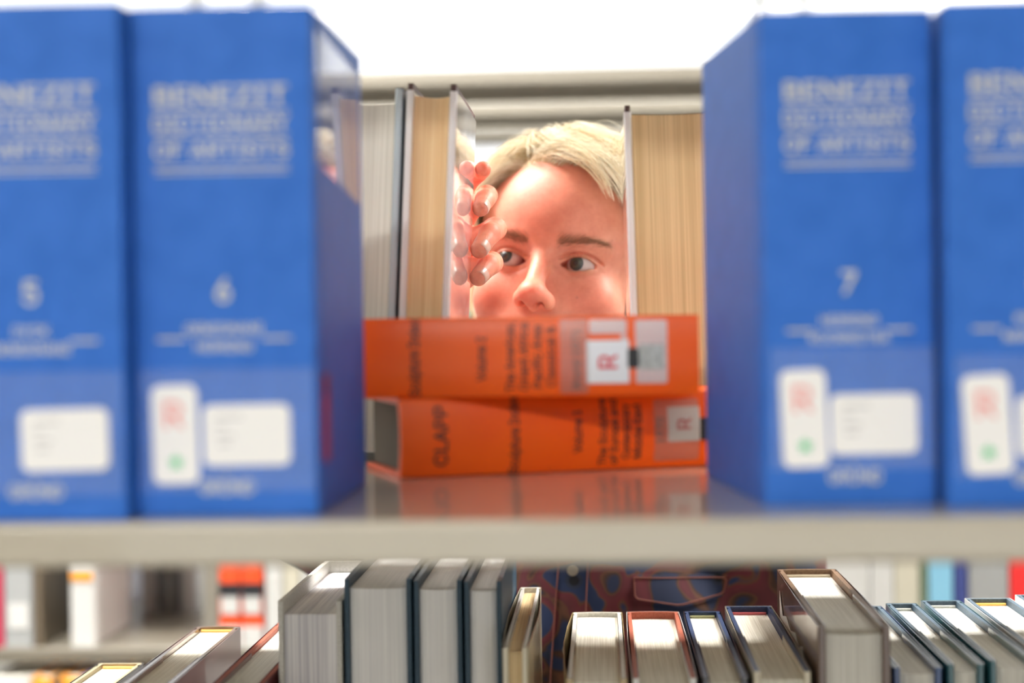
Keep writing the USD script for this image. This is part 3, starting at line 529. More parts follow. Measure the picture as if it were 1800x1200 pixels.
EYE_R, EYE_C = 0.0121, np.array([0.0315, -0.0625, 0.0])
def lens(p, s):
    """2-D distance to the almond of an eye opening, in face coordinates (x mirrored by s)"""
    x = (p[..., 0] * s - 0.0313); z = p[..., 2] - 0.0006 - 0.04 * (x)       # outer corner slightly higher
    z = z + 0.0019
    up = np.hypot(x, z + 0.0179) - 0.0240     # upper lid arc
    dn = np.hypot(x + 0.001, z - 0.0197) - 0.0255   # lower lid arc
    return np.maximum(up, dn)
def head_sdf(p, openings=True):
    p = np.asarray(p, float)
    a = np.abs(p[..., 0]); m = np.stack([a, p[..., 1], p[..., 2]], -1)      # mirrored
    d = ell(p, (0, 0.014, 0.040), (0.0750, 0.098, 0.080))
    d = smin(d, ell(p, (0, -0.020, 0.036), (0.0640, 0.066, 0.056)), 0.020)
    d = smin(d, ell(p, (0, -0.018, -0.032), (0.0665, 0.060, 0.064)), 0.020)
    d = smin(d, ell(p, (0, -0.018, -0.074), (0.0570, 0.060, 0.044)), 0.020)
    d = smin(d, ell(p, (0, -0.072, -0.104), (0.0190, 0.0150, 0.0150)), 0.016)
    d = smin(d, ell(m, (0.044, -0.046, -0.030), (0.0200, 0.0220, 0.0200)), 0.016)
    d = smin(d, cone(p, (0, 0.028, -0.07), (0, 0.050, -0.23), 0.054, 0.060), 0.02)
    d = smin(d, cone(m, (0.013, -0.0735, 0.0165), (0.043, -0.0610, 0.0195), 0.0085, 0.0080), 0.012)   # brow
    d = smax(d, -ell(m, (0.0280, -0.0872, 0.0022), (0.0185, 0.0135, 0.0120)), 0.013)                   # socket
    # nose
    d = smin(d, cone(p, (0, -0.0755, 0.008), (0, -0.0985, -0.032), 0.0070, 0.0088), 0.011)
    d = smin(d, ell(p, (0, -0.1005, -0.0352), (0.0122, 0.0120, 0.0100)), 0.008)
    d = smin(d, ell(m, (0.0128, -0.0890, -0.0385), (0.0052, 0.0105, 0.0070)), 0.0075)
    d = smin(d, cone(p, (0, -0.088, -0.0445), (0, -0.099, -0.0405), 0.0036, 0.0036), 0.006)
    # eyelids
    d = smin(d, np.linalg.norm(m - EYE_C, axis=-1) - 0.0136, 0.0035)
    # mouth
    d = smin(d, ell(p, (0, -0.0795, -0.0690), (0.0210, 0.0100, 0.0075)), 0.010)
    d = smin(d, ell(p, (0, -0.0775, -0.0800), (0.0190, 0.0095, 0.0070)), 0.008)
    d = d + 0.0016 * np.exp(-((p[..., 2] + 0.0745) / 0.0013) ** 2) * (a < 0.024) * (p[..., 1] < -0.05)
    # ears
    ear = ell(np.stack([(m[..., 0] - 0.0765) * 0.94 - (m[..., 1] - 0.018) * 0.34, (m[..., 1] - 0.018) * 0.94 + (m[..., 0] - 0.0765) * 0.34, (m[..., 2] + 0.012) + 0.2 * (m[..., 1] - 0.018)], -1), (0, 0, 0), (0.0065, 0.0175, 0.030))
    ear = smax(ear, -ell(m, (0.0840, 0.012, -0.014), (0.0060, 0.0095, 0.0150)), 0.004)
    d = smin(d, ear, 0.006)
    if openings:
        d = smax(d, -ell(m - np.array([0.0074, -0.0960, -0.0446]), (0, 0, 0), (0.0040, 0.0092, 0.0050)), 0.0014)     # nostrils
        for s in (-1, 1):
            l = lens(p, s)
            fr = (p[..., 1] < -0.055) & (p[..., 0] * s > 0)
            crease = 0.00150 * np.exp(-((l - 0.0040) / 0.0011) ** 2) * (p[..., 2] > 0.002) - 0.00035 * np.exp(-((l - 0.0062) / 0.0016) ** 2) * (p[..., 2] > 0.002) + 0.00035 * np.exp(-((l - 0.0050) / 0.0014) ** 2) * (p[..., 2] < -0.003)
            d = np.where(fr, d + crease, d)
            d = np.where(fr, smax(d, -np.maximum(l, np.maximum(p[..., 1] + 0.062, -0.09 - p[..., 1])), 0.0009), d)
    return d

HR, HP, HY = math.radians(6.0), math.radians(-9.8), math.radians(-9.5)
def rot_zxy(y, pt, r):
    cy, sy, cp, sp, cr, sr = math.cos(y), math.sin(y), math.cos(pt), math.sin(pt), math.cos(r), math.sin(r)
    return np.array([[cy, -sy, 0], [sy, cy, 0], [0, 0, 1]]) @ np.array([[1, 0, 0], [0, cp, -sp], [0, sp, cp]]) @ np.array([[cr, 0, sr], [0, 1, 0], [-sr, 0, cr]])
HS = 0.95
HM = rot_zxy(HY, HP, HR)
HT = EYE + (np.array([-0.0366, 1.50282, 1.5420]) - EYE) * HS
def head_to_world(p): return (np.asarray(p) * HS) @ HM.T + HT
def world_to_head(p): return ((np.asarray(p) - HT) @ HM) / HS

# --- skin tones: freckle-free fair skin, redder nose, cheeks, lids, ears and lips; scalp in the hair's tone under the hair
SKIN, ROSY, LIP, SCALP = (np.array(c) for c in ((0.70, 0.285, 0.19), (0.60, 0.185, 0.125), (0.50, 0.17, 0.15), (0.50, 0.37, 0.22)))
def hairline(p):
    y, x = p[..., 1], np.abs(p[..., 0])
    zh = np.where(y < -0.062, 0.083, np.maximum(0.083 - 1.30 * (y + 0.062), -0.075))
    return p[..., 2] - zh - 0.004 * np.sin(x * 90)
def skin_colour(p):
    def blob(c, r): q = (p - np.array(c)) / r; q2 = (np.stack([-p[:, 0], p[:, 1], p[:, 2]], 1) - np.array(c)) / r; return np.exp(-(q ** 2).sum(1)) + np.exp(-(q2 ** 2).sum(1))
    rosy = np.clip(0.85 * blob((0.040, -0.06, -0.036), 0.022) + 0.5 * blob((0, -0.105, -0.042), 0.014) + 0.35 * blob((0.0313, -0.075, 0.0), 0.017) + 0.22 * blob((0.0, -0.08, 0.05), 0.04) + 0.5 * blob((0.078, 0.015, -0.012), 0.022), 0, 1)
    lip = np.clip(blob((0.008, -0.09, -0.073), np.array([0.013, 0.02, 0.0065])), 0, 1)
    sc = np.clip(hairline(p) / 0.006, 0, 1) * (1 - np.clip(blob((0.082, 0.015, -0.012), 0.03) * 1.5, 0, 1))
    c = SKIN + (ROSY - SKIN) * rosy[:, None]; c = c + (LIP - c) * lip[:, None]; c = c + (SCALP - c) * sc[:, None]
    brow = np.exp(-((p[:, 2] - 0.0190 - 0.10 * (np.abs(p[:, 0]) - 0.03) + 4.0 * (np.abs(p[:, 0]) - 0.037) ** 2) / 0.0032) ** 2) * np.clip((np.abs(p[:, 0]) - 0.010) / 0.006, 0, 1) * np.clip((0.056 - np.abs(p[:, 0])) / 0.008, 0, 1) * (p[:, 1] < -0.03)
    c = c + (np.array([0.42, 0.25, 0.15]) - c) * (0.38 * brow)[:, None]
    nostril_shade = np.exp(-(((np.abs(p[:, 0]) - 0.0074) / 0.0030) ** 2 + ((p[:, 1] + 0.0915) / 0.0040) ** 2 + ((p[:, 2] + 0.0425) / 0.0034) ** 2))
    c = c + (np.array([0.16, 0.04, 0.03]) - c) * np.clip(nostril_shade * 1.2, 0, 0.9)[:, None]  # shade inside the nostrils painted into the skin colour
    mole = np.exp(-(((p[:, 0] - 0.0335) / 0.0011) ** 2 + ((p[:, 2] + 0.030) / 0.0011) ** 2)) * (p[:, 1] < 0)
    return c + (np.array([0.35, 0.12, 0.09]) - c) * mole[:, None] * 0.8

# --- right hand (at the left in the picture): fingers hook round the spine of the peach-paged book
W_ = lambda px, py, Y: at(px + 4, py, Y)
WRIST = W_(738, 545, 1.338)
FING = {  # knuckle, middle joint, last joint, tip: (pixel, distance), radii
    'index':  [W_(806, 484, 1.305), W_(860, 462, 1.290), W_(855, 466, 1.272), W_(837, 487, 1.255)],
    'middle': [W_(804, 436, 1.303), W_(866, 402, 1.290), W_(857, 411, 1.270), W_(839, 438, 1.253)],
    'ring':   [W_(802, 388, 1.303), W_(852, 344, 1.292), W_(849, 350, 1.276), W_(841, 366, 1.260)],
    'little': [W_(800, 340, 1.303), W_(838, 303, 1.300), W_(843, 299, 1.285), W_(845, 297, 1.272)]}
FRAD = {'index': (0.0095, 0.0085, 0.0079, 0.0069), 'middle': (0.0097, 0.0087, 0.0080, 0.0070), 'ring': (0.0090, 0.0078, 0.0072, 0.0064), 'little': (0.0080, 0.0066, 0.0062, 0.0061)}
THUMB = [W_(770, 520, 1.325), W_(765, 575, 1.307), W_(790, 612, 1.300), W_(812, 630, 1.298)]
def hand_sdf(p, fingers=FING, thumb=THUMB, wrist=WRIST, elbow=None):
    d = cone(p, wrist, (fingers['middle'][0] + wrist) / 2, 0.022, 0.020)
    for k in ('index', 'middle', 'ring', 'little'):
        d = smin(d, cone(p, wrist + (fingers[k][0] - wrist) * 0.15, fingers[k][0], 0.0150, 0.0118), 0.010)
    fd = None
    for k, j in fingers.items():
        r = FRAD[k]
        f = cone(p, j[0], j[1], r[0], r[1])
        f = smin(f, cone(p, j[1], j[2], r[1], r[2]), 0.003)
        f = smin(f, cone(p, j[2], j[3], r[2], r[3]), 0.003)
        fd = f if fd is None else np.minimum(fd, f)
    d = smin(d, fd, 0.006)
    t = cone(p, wrist + (thumb[0] - wrist) * 0.4, thumb[1], 0.0150, 0.0115)
    t = smin(t, cone(p, thumb[1], thumb[2], 0.0108, 0.0098), 0.003)
    t = smin(t, cone(p, thumb[2], thumb[3], 0.0096, 0.0078), 0.003)
    d = smin(d, t, 0.008)
    if elbow is not None: d = smin(d, cone(p, elbow, wrist, 0.040, 0.0255), 0.012)
    return d

XT, YT = -0.0225, 1.492
SR, ER = np.array([XT - 0.165, YT + 0.008, 1.292]), np.array([-0.385, 1.460, 1.405])
SL, EL, WL = np.array([XT + 0.158, YT + 0.010, 1.292]), np.array([0.172, 1.545, 1.020]), np.array([0.170, 1.470, 0.790])
LF = {}
for k, (dx, ln) in enumerate(((-0.001, 0.078), (0.0, 0.085), (0.0, 0.080), (0.0, 0.064))):
    nm = ('index', 'middle', 'ring', 'little')[k]
    base = WL + np.array([0.0, -0.040 + 0.0225 * k, -0.088 + 0.004 * abs(k - 1)])
    LF[nm] = [base, base + np.array([-0.003, -0.004, -ln * 0.45]), base + np.array([-0.010, -0.006, -ln * 0.72]), base + np.array([-0.020, -0.006, -ln * 0.95])]
LT = [WL + np.array([-0.008, -0.035, -0.030]), WL + np.array([-0.016, -0.052, -0.060]), WL + np.array([-0.022, -0.056, -0.086]), WL + np.array([-0.028, -0.055, -0.106])]
def torso_sdf(p):
    d = ell(p, (XT, YT, 1.185), (0.165, 0.104, 0.175))
    d = smin(d, ell(p, (XT, YT + 0.004, 0.98), (0.142, 0.096, 0.20)), 0.05)
    d = smin(d, ell(p, (XT, YT + 0.010, 0.86), (0.158, 0.106, 0.12)), 0.05)
    for s in (SL, SR):
        d = smin(d, cone(p, (XT + (s[0] - XT) * 0.25, YT + 0.015, 1.338), s, 0.048, 0.052), 0.04)
    return d
def arms_sdf(p, cut=1.0):
    d = cone(p, SR, ER, 0.050, 0.041)
    d = smin(d, cone(p, ER, ER + (WRIST - ER) * cut, 0.041, 0.041 + (0.0265 - 0.041) * cut), 0.015)
    d = np.minimum(d, smin(cone(p, SL, EL, 0.050, 0.041), cone(p, EL, EL + (WL - EL) * cut, 0.041, 0.041 + (0.0265 - 0.041) * cut), 0.015))
    return d
HIP = 0.87
def legs_sdf(p):
    d = None
    for s in (-1, 1):
        h, k, a = (XT + s * 0.082, YT + 0.012, HIP), (XT + s * 0.092, YT + 0.0, 0.47), (XT + s * 0.100, YT + 0.030, 0.075)
        l = smin(cone(p, h, k, 0.083, 0.056), cone(p, k, a, 0.057, 0.037), 0.03)
        d = l if d is None else np.minimum(d, l)
    return d
NECK0, NECK1 = head_to_world((0, 0.030, -0.11)), np.array([XT, YT + 0.018, 1.30])
def body_sdf(p):
    d = smin(torso_sdf(p), arms_sdf(p), 0.03)
    d = smin(d, legs_sdf(p), 0.03)
    d = smin(d, cone(p, NECK0, NECK1, 0.048, 0.058), 0.03)
    return d
lo_b, hi_b = np.array([-0.48, 1.27, 0.02]), np.array([0.30, 1.68, 1.56])
for hh in (0.0080, 0.0077, 0.0083, 0.0074, 0.0086, 0.0071):       # the first grid whose mesh is cleanly manifold
    trunk = surface_nets(body_sdf, lo_b, hi_b, hh, 3)
    if trunk.is_watertight: break
head_lo, head_hi = np.array([-0.095, -0.125, -0.20]), np.array([0.095, 0.125, 0.135])
head_cut = lambda p: smax(head_sdf(p), -(p[..., 2] + 0.185), 0.004)
head = surface_nets(head_cut, head_lo, head_hi, 0.0010)
tones_h = skin_colour(np.array(head.vertices))
hn = grad(head_cut, np.array(head.vertices), 6e-4) @ HM.T
head.vertices = head_to_world(head.vertices)
def clip_hand(f): return f
hand_r = surface_nets(lambda p: hand_sdf(p, elbow=None), np.minimum.reduce([WRIST, *[j for f in FING.values() for j in f], *THUMB]) - 0.03, np.maximum.reduce([WRIST, *[j for f in FING.values() for j in f], *THUMB]) + 0.03, 0.0010)
hand_l = surface_nets(lambda p: hand_sdf(p, LF, LT, WL), np.minimum.reduce([WL, *[j for f in LF.values() for j in f], *LT]) - 0.03, np.maximum.reduce([WL, *[j for f in LF.values() for j in f], *LT]) + 0.03, 0.0018)
def hand_tone(P, fingers):
    c = np.tile(SKIN, (len(P), 1)); 
    for k, j in fingers.items():
        for q, w, r in ((j[3], 0.75, 0.010), (j[2], 0.3, 0.006), (j[1], 0.3, 0.009)):
            t = w * np.exp(-(((P - q) / r) ** 2).sum(1)); c = c + (ROSY - c) * np.clip(t, 0, 1)[:, None]
    return c
pieces = [(head, tones_h), (trunk, np.tile(SKIN, (len(trunk.vertices), 1))), (hand_r, hand_tone(np.array(hand_r.vertices), FING)), (hand_l, hand_tone(np.array(hand_l.vertices), LF))]
def to_manifold(m, c):
    return m3.Manifold(m3.Mesh(vert_properties=np.hstack([np.array(m.vertices), c]).astype(np.float32), tri_verts=np.array(m.faces).astype(np.uint32)))
mf = [to_manifold(m, c) for m, c in pieces]
if all(x.status() == m3.Error.NoError for x in mf):
    u = m3.Manifold.batch_boolean(mf, m3.OpType.Add).to_mesh()
    bv, bc, bf = u.vert_properties[:, :3].astype(float), u.vert_properties[:, 3:6], u.tri_verts
    fused = True
else:
    off = np.cumsum([0] + [len(m.vertices) for m, _ in pieces])
    bv, bc, bf = np.vstack([m.vertices for m, _ in pieces]), np.vstack([c for _, c in pieces]), np.vstack([m.faces + o for (m, _), o in zip(pieces, off)])
    fused = False; print('not fused', [x.status() for x in mf])
MAT['skin'] = usdkit.material(stage, L + 'skin', {'a': ('attribute', {'attribute': 'skintone'}), 't': ('texture_coordinate', {}), 'n': ('noise_texture', {'scale': 900.0, 'detail': 2.0}), 'b': ('bump', {'strength': 0.3, 'distance': 0.0004}),
    'n2': ('noise_texture', {'scale': 75.0, 'detail': 6.0, 'roughness': 0.7}), 'r': ('rgb_ramp', {'ramp': [(0.32, (0.86, 0.74, 0.71)), (0.66, (1.0, 1.0, 1.0))]}), 'mx': ('mix', {'mix_type': 'multiply', 'fac': 1.0}),
    'p': ('principled_bsdf', {'roughness': 0.5, 'subsurface_weight': 0.35, 'subsurface_radius': (1.0, 0.30, 0.16), 'subsurface_scale': 0.0035, 'specular_ior_level': 0.35})},
    [('t.object', 'n.vector'), ('n.fac', 'b.height'), ('b.normal', 'p.normal'), ('t.object', 'n2.vector'), ('n2.fac', 'r.fac'), ('a.color', 'mx.color1'), ('r.color', 'mx.color2'), ('mx.color', 'p.base_color')], surface='p.BSDF')
person = thing('person', 'blond person in a dark patterned shirt peering through the gap, fingers on a book', 'person')
pm = usdkit.mesh(stage, path_for('body', person), (bv, bf), MAT['skin'], smooth=True)
pv = UsdGeom.PrimvarsAPI(pm).CreatePrimvar('skintone', Sdf.ValueTypeNames.Color3fArray, 'vertex'); pv.Set(Vt.Vec3fArray.FromNumpy(bc.astype(np.float32)))

# --- eyes
def eye_mat():
    nodes = {'t': ('texture_coordinate', {}), 's': ('separate_xyz', {}), 'c': ('combine_xyz', {}), 'l': ('vector_math', {'math_type': 'length'}), 'k': ('math', {'math_type': 'multiply', 'value2': 1 / 0.0121}),
             'r': ('rgb_ramp', {'ramp': [(0.0, (0.004, 0.004, 0.005)), (0.19, (0.004, 0.004, 0.005)), (0.215, (0.06, 0.05, 0.022)), (0.28, (0.042, 0.048, 0.034)), (0.42, (0.028, 0.036, 0.034)), (0.465, (0.02, 0.025, 0.03)), (0.495, (0.10, 0.09, 0.09)), (0.53, (0.46, 0.38, 0.37)), (0.8, (0.46, 0.35, 0.33)), (1.0, (0.42, 0.22, 0.20))]}),
             'p': ('principled_bsdf', {'roughness': 0.4, 'coat_weight': 0.35, 'coat_roughness': 0.02, 'subsurface_weight': 0.1, 'subsurface_scale': 0.002})}
    return usdkit.material(stage, L + 'eyeball', nodes, [('t.object', 's.vector'), ('s.x', 'c.x'), ('s.z', 'c.z'), ('c.vector', 'l.vector1'), ('l.value', 'k.value1'), ('k.value', 'r.fac'), ('r.color', 'p.base_color')], surface='p.BSDF')
MAT['eye'] = eye_mat()
for s, gaze in ((-1, (887, 448)), (1, (1012, 462))):
    e = trimesh.creation.icosphere(4, EYE_R * HS)
    v = np.array(e.vertices); rr = np.hypot(v[:, 0], v[:, 2]) / (EYE_R * HS)
    bulge = np.clip(1 - (rr / 0.5) ** 2, 0, None) * (v[:, 1] < 0); v[:, 1] -= bulge * 0.0011 * HS; e.vertices = v
    q = usdkit.mesh(stage, path_for('eye', person), e, MAT['eye'], smooth=True)
    c = head_to_world(EYE_C * np.array([s, 1, 1]))
    target = at(gaze[0], gaze[1], 1.2)
    # the gaze: the iris sits where the picture shows it, as seen from the camera
    dirv = ray(*gaze); oc = c - EYE; b = oc @ dirv; disc = b * b - (oc @ oc - (EYE_R * HS) ** 2)
    hit = EYE + dirv * (b - math.sqrt(max(disc, 0))) if disc > 0 else EYE + dirv * b
    g = hit - c; g /= np.linalg.norm(g)
    zz_ = np.array([0, 0, 1.0]); yx = -g; xx_ = np.cross(yx, zz_); xx_ /= np.linalg.norm(xx_); zz_ = np.cross(xx_, yx)
    UsdGeom.Xformable(q).AddTransformOp().Set(Gf.Matrix4d(*xx_, 0, *yx, 0, *zz_, 0, *c, 1))
    for hgt, nm in ((0, 'tear_line'),):
        tx = np.linspace(-0.0128, 0.0128, 15)

# --- nails
MAT['nail'] = mat('nail', (0.70, 0.34, 0.26), 0.35, coat_weight=0.12, coat_roughness=0.1, subsurface_weight=0.3, subsurface_scale=0.002)
def nail(j, r, out, size=1.0):
    d = j[3] - j[2]; d /= np.linalg.norm(d); out = out - (out @ d) * d; out /= np.linalg.norm(out); side = np.cross(d, out)
    u, w = np.meshgrid(np.linspace(-1, 1, 9), np.linspace(-1, 1, 9), indexing='ij')
    ax = -0.0082 * size + (w + 1) * 0.0055 * size           # along the finger, from the tip ball's middle
    ang = u * 0.80 * np.where(w < -0.6, np.sqrt(np.clip(1 - ((-w - 0.6) / 0.55) ** 2, 0.05, 1)), 1)
    rad = np.where(ax > 0, np.maximum(np.sqrt(np.clip(r ** 2 - np.maximum(ax, 0) ** 2, 0, None)), 0.90 * r), r) + 0.00025
    P = j[3] + d * ax[..., None] + rad[..., None] * (np.cos(ang)[..., None] * out + np.sin(ang)[..., None] * side)
    Qin = P - 0.0005 * (np.cos(ang)[..., None] * out + np.sin(ang)[..., None] * side)
    n = 9; idx = np.arange(81).reshape(9, 9); f = []
    for a in range(8):
        for b in range(8):
            f += [[idx[a, b], idx[a + 1, b], idx[a + 1, b + 1]], [idx[a, b], idx[a + 1, b + 1], idx[a, b + 1]]]
    f = np.array(f); rim = list(idx[0]) + list(idx[1:, -1]) + list(idx[-1, -2::-1]) + list(idx[-2:0:-1, 0])
    sidef = [[rim[k], rim[(k + 1) % len(rim)], rim[k] + 81] for k in range(len(rim))] + [[rim[(k + 1) % len(rim)], rim[(k + 1) % len(rim)] + 81, rim[k] + 81] for k in range(len(rim))]
    m = trimesh.Trimesh(np.vstack([P.reshape(-1, 3), Qin.reshape(-1, 3)]), np.vstack([f, f[:, ::-1] + 81, sidef]), process=False); m.fix_normals(); return m
for k, out in (('index', (0.75, -0.55, 0.10)), ('middle', (0.75, -0.55, 0.05)), ('ring', (0.85, -0.45, 0.05))):
    obj('finger_nail', nail(FING[k], FRAD[k][3], np.array(out), 0.9 if k != 'little' else 0.75), MAT['nail'], person, smooth=True)
# --- hair: strands combed over the scalp
MAT['hair'] = usdkit.material(stage, L + 'blond_hair', {'a': ('attribute', {'attribute': 'tint'}), 'h': ('principled_bsdf', {'roughness': 0.38, 'specular_ior_level': 0.6})}, [('a.color', 'h.base_color')], surface='h.BSDF')
MAT['brow_hair'] = usdkit.material(stage, L + 'brow_hair', {'h': ('principled_bsdf', {'base_color': (0.26, 0.13, 0.07), 'roughness': 0.5})}, surface='h.BSDF')
def curves(name, P, width, m, parent, label=None, tint=None):
    n, k, _ = P.shape
    c = UsdGeom.BasisCurves.Define(stage, path_for(name, parent))
    c.CreateTypeAttr('linear'); c.CreatePointsAttr(Vt.Vec3fArray.FromNumpy(P.reshape(-1, 3).astype(np.float32)))
    c.CreateCurveVertexCountsAttr(Vt.IntArray.FromNumpy(np.full(n, k, np.int32)))
    w = np.broadcast_to(width, (n, k)).reshape(-1).astype(np.float32)
    c.CreateWidthsAttr(Vt.FloatArray.FromNumpy(np.ascontiguousarray(w))); c.SetWidthsInterpolation('vertex')
    UsdShade.MaterialBindingAPI.Apply(c.GetPrim()).Bind(m)
    if tint is not None:
        UsdGeom.PrimvarsAPI(c).CreatePrimvar('tint', Sdf.ValueTypeNames.Color3fArray, 'vertex').Set(Vt.Vec3fArray.FromNumpy(np.ascontiguousarray(np.broadcast_to(tint, (n, k, 3)).reshape(-1, 3), dtype=np.float32)))
    return tag(c, label, kind='stuff')
skull = lambda p: head_sdf(p, False)
def scalp_points(n):
    out = []
    while sum(map(len, out)) < n:
        d = rng.normal(size=(6000, 3)); d /= np.linalg.norm(d, axis=1, keepdims=True)
        p = np.array([0, 0.012, 0.03]) + d * 0.16
        for _ in range(14): p = p - d * np.minimum(skull(p), 0.02)[:, None] * 0.9
        ok = (hairline(p) > rng.uniform(-0.001, 0.004, len(p))) & ~((np.abs(p[:, 0]) > 0.066) & (p[:, 1] < 0.034) & (p[:, 2] < 0.012))
        out.append(p[ok])
    return np.vstack(out)[:n]
NH, KS = 17000, 13
root = scalp_points(NH)
PART = -0.026
rx = root[:, 0] - PART + 0.10 * (root[:, 1] + 0.05) * 0 + rng.normal(0, 0.002, NH)
topness = np.clip((root[:, 2] - 0.045) / 0.035, 0, 1)
frontness = np.clip((-root[:, 1] + 0.01) / 0.06, 0, 1)
right = rx > 0
fan = np.tanh(rx / 0.020); fan = np.where(root[:, 1] < -0.03, np.where(right, 1, -1) * np.maximum(np.abs(fan), 0.6), fan)
length = 0.040 + 0.042 * topness * np.where(right, 1.0, 0.85) + 0.014 * frontness * topness
length = np.where(~right & (root[:, 1] < 0.03), np.maximum(length, 0.088), length) * np.where(right & (root[:, 1] < -0.02) & (root[:, 0] > 0.015), 0.72, 1.0) * rng.uniform(0.72, 1.08, NH)
clump = meshkit.noise(root * 110 + 3.7, 5)          # locks
clump2 = meshkit.noise(root * 260 + 9.1, 8)
layer = (0.003 + (0.018 + 0.009 * np.clip((root[:, 0] + 0.03) / 0.06, 0, 1)) * topness + 0.002 * topness * frontness) * (0.30 + 0.70 * rng.random(NH) ** 0.7) * (0.75 + 0.5 * clump)
swing = (clump - 0.5) * 1.2 + (clump2 - 0.5) * 0.7
def comb(p):
    x, y = p[:, 0], p[:, 1]
    fwd_ = np.clip((0.075 - y) / 0.03, -1, 1) * np.clip((y + 0.062) / 0.055, 0.12, 1)            # forward from the crown, backward behind it
    d = np.stack([fan * 0.95, -fwd_ * (0.95 - 0.55 * np.abs(fan)) + swing * 0.5 * np.abs(fan), -0.22 - 0.45 * np.where(right, np.clip((x - 0.02) / 0.05, 0, 1), np.clip((PART - x) / 0.03, 0, 1) * 1.6)], 1)
    d[:, 0] += swing * 0.4 * (1 - np.abs(fan))
    side = np.clip((np.abs(x) - 0.058) / 0.015, 0, 1)[:, None] * np.where(right, 0.8, 1.0)[:, None]
    d = d * (1 - side) + side * np.stack([0.1 * np.sign(x), np.where(right, 0.35, -0.30) + swing * 0.5, np.where(right, -0.75, -1.0)], 1)
    return d / np.linalg.norm(d, axis=1, keepdims=True)
P = np.zeros((NH, KS, 3)); P[:, 0] = root - grad(skull, root) * 0.0005
n0 = grad(skull, root); dirs = n0 * (0.35 + 0.75 * topness)[:, None] + comb(root) * 0.8 + rng.normal(0, 0.07, (NH, 3))
p = P[:, 0].copy()
for k in range(1, KS):
    t = k / (KS - 1)
    n = grad(skull, p, 1e-3)
    c = comb(p); c = c - (c * n).sum(1, keepdims=True) * n * 0.8
    dirs = dirs * 0.62 + c * 0.42 + rng.normal(0, 0.014, (NH, 3)) + np.array([0, 0, -0.045])
    dirs /= np.linalg.norm(dirs, axis=1, keepdims=True)
    p = p + dirs * (length / (KS - 1))[:, None]
    want = layer * min(1.0, 0.25 + 2.2 * t) * (1 - 0.55 * max(0, t - 0.55) / 0.45)
    d = skull(p); push = np.where(d < want, (want - d) * 0.7, (want - d) * 0.25)
    p = p + n * push[:, None]
    P[:, k] = p
# locks: strands draw together towards the tip of the strand that leads them
from scipy.spatial import cKDTree
lead = rng.choice(NH, 520, replace=False)
_, near_ = cKDTree(root[lead] + np.stack([np.where(right[lead], 0.05, 0), 0 * lead, 0 * lead], 1)).query(root + np.stack([np.where(right, 0.05, 0), 0 * rx, 0 * rx], 1))
gl = lead[near_]
tt = np.linspace(0, 1, KS)[None, :, None] ** 1.3
P = P * (1 - 0.66 * tt) + 0.66 * tt * (P[gl] + (root - root[gl])[:, None] * 0.25)
wd = 0.00034 * np.linspace(1.0, 0.35, KS)[None, :] * rng.uniform(0.55, 1.25, (NH, 1))
pale, gold, ash = np.array([0.93, 0.86, 0.66]), np.array([0.74, 0.57, 0.32]), np.array([0.30, 0.19, 0.08])
mixv = np.clip(0.60 * rng.random(NH)[gl] + 0.25 * rng.random(NH) + 0.22, 0, 1)[:, None]
tint = np.where(mixv < 0.5, ash + (gold - ash) * mixv * 2, gold + (pale - gold) * np.clip((mixv - 0.5) * 4, 0, 1))
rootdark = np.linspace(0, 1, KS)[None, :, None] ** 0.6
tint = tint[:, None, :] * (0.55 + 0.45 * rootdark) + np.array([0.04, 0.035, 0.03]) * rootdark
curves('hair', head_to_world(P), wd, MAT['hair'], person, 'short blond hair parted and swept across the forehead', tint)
# fly-away strands
sel = rng.choice(np.where(topness > 0.5)[0], 170, replace=False)
Q = P[sel] + np.linspace(0, 1, KS)[None, :, None] ** 1.5 * (rng.normal(0, 0.006, (170, 1, 3)) + n0[sel][:, None] * 0.007)
curves('stray_hair', head_to_world(Q), 0.00018, MAT['hair'], person, tint=tint[sel])
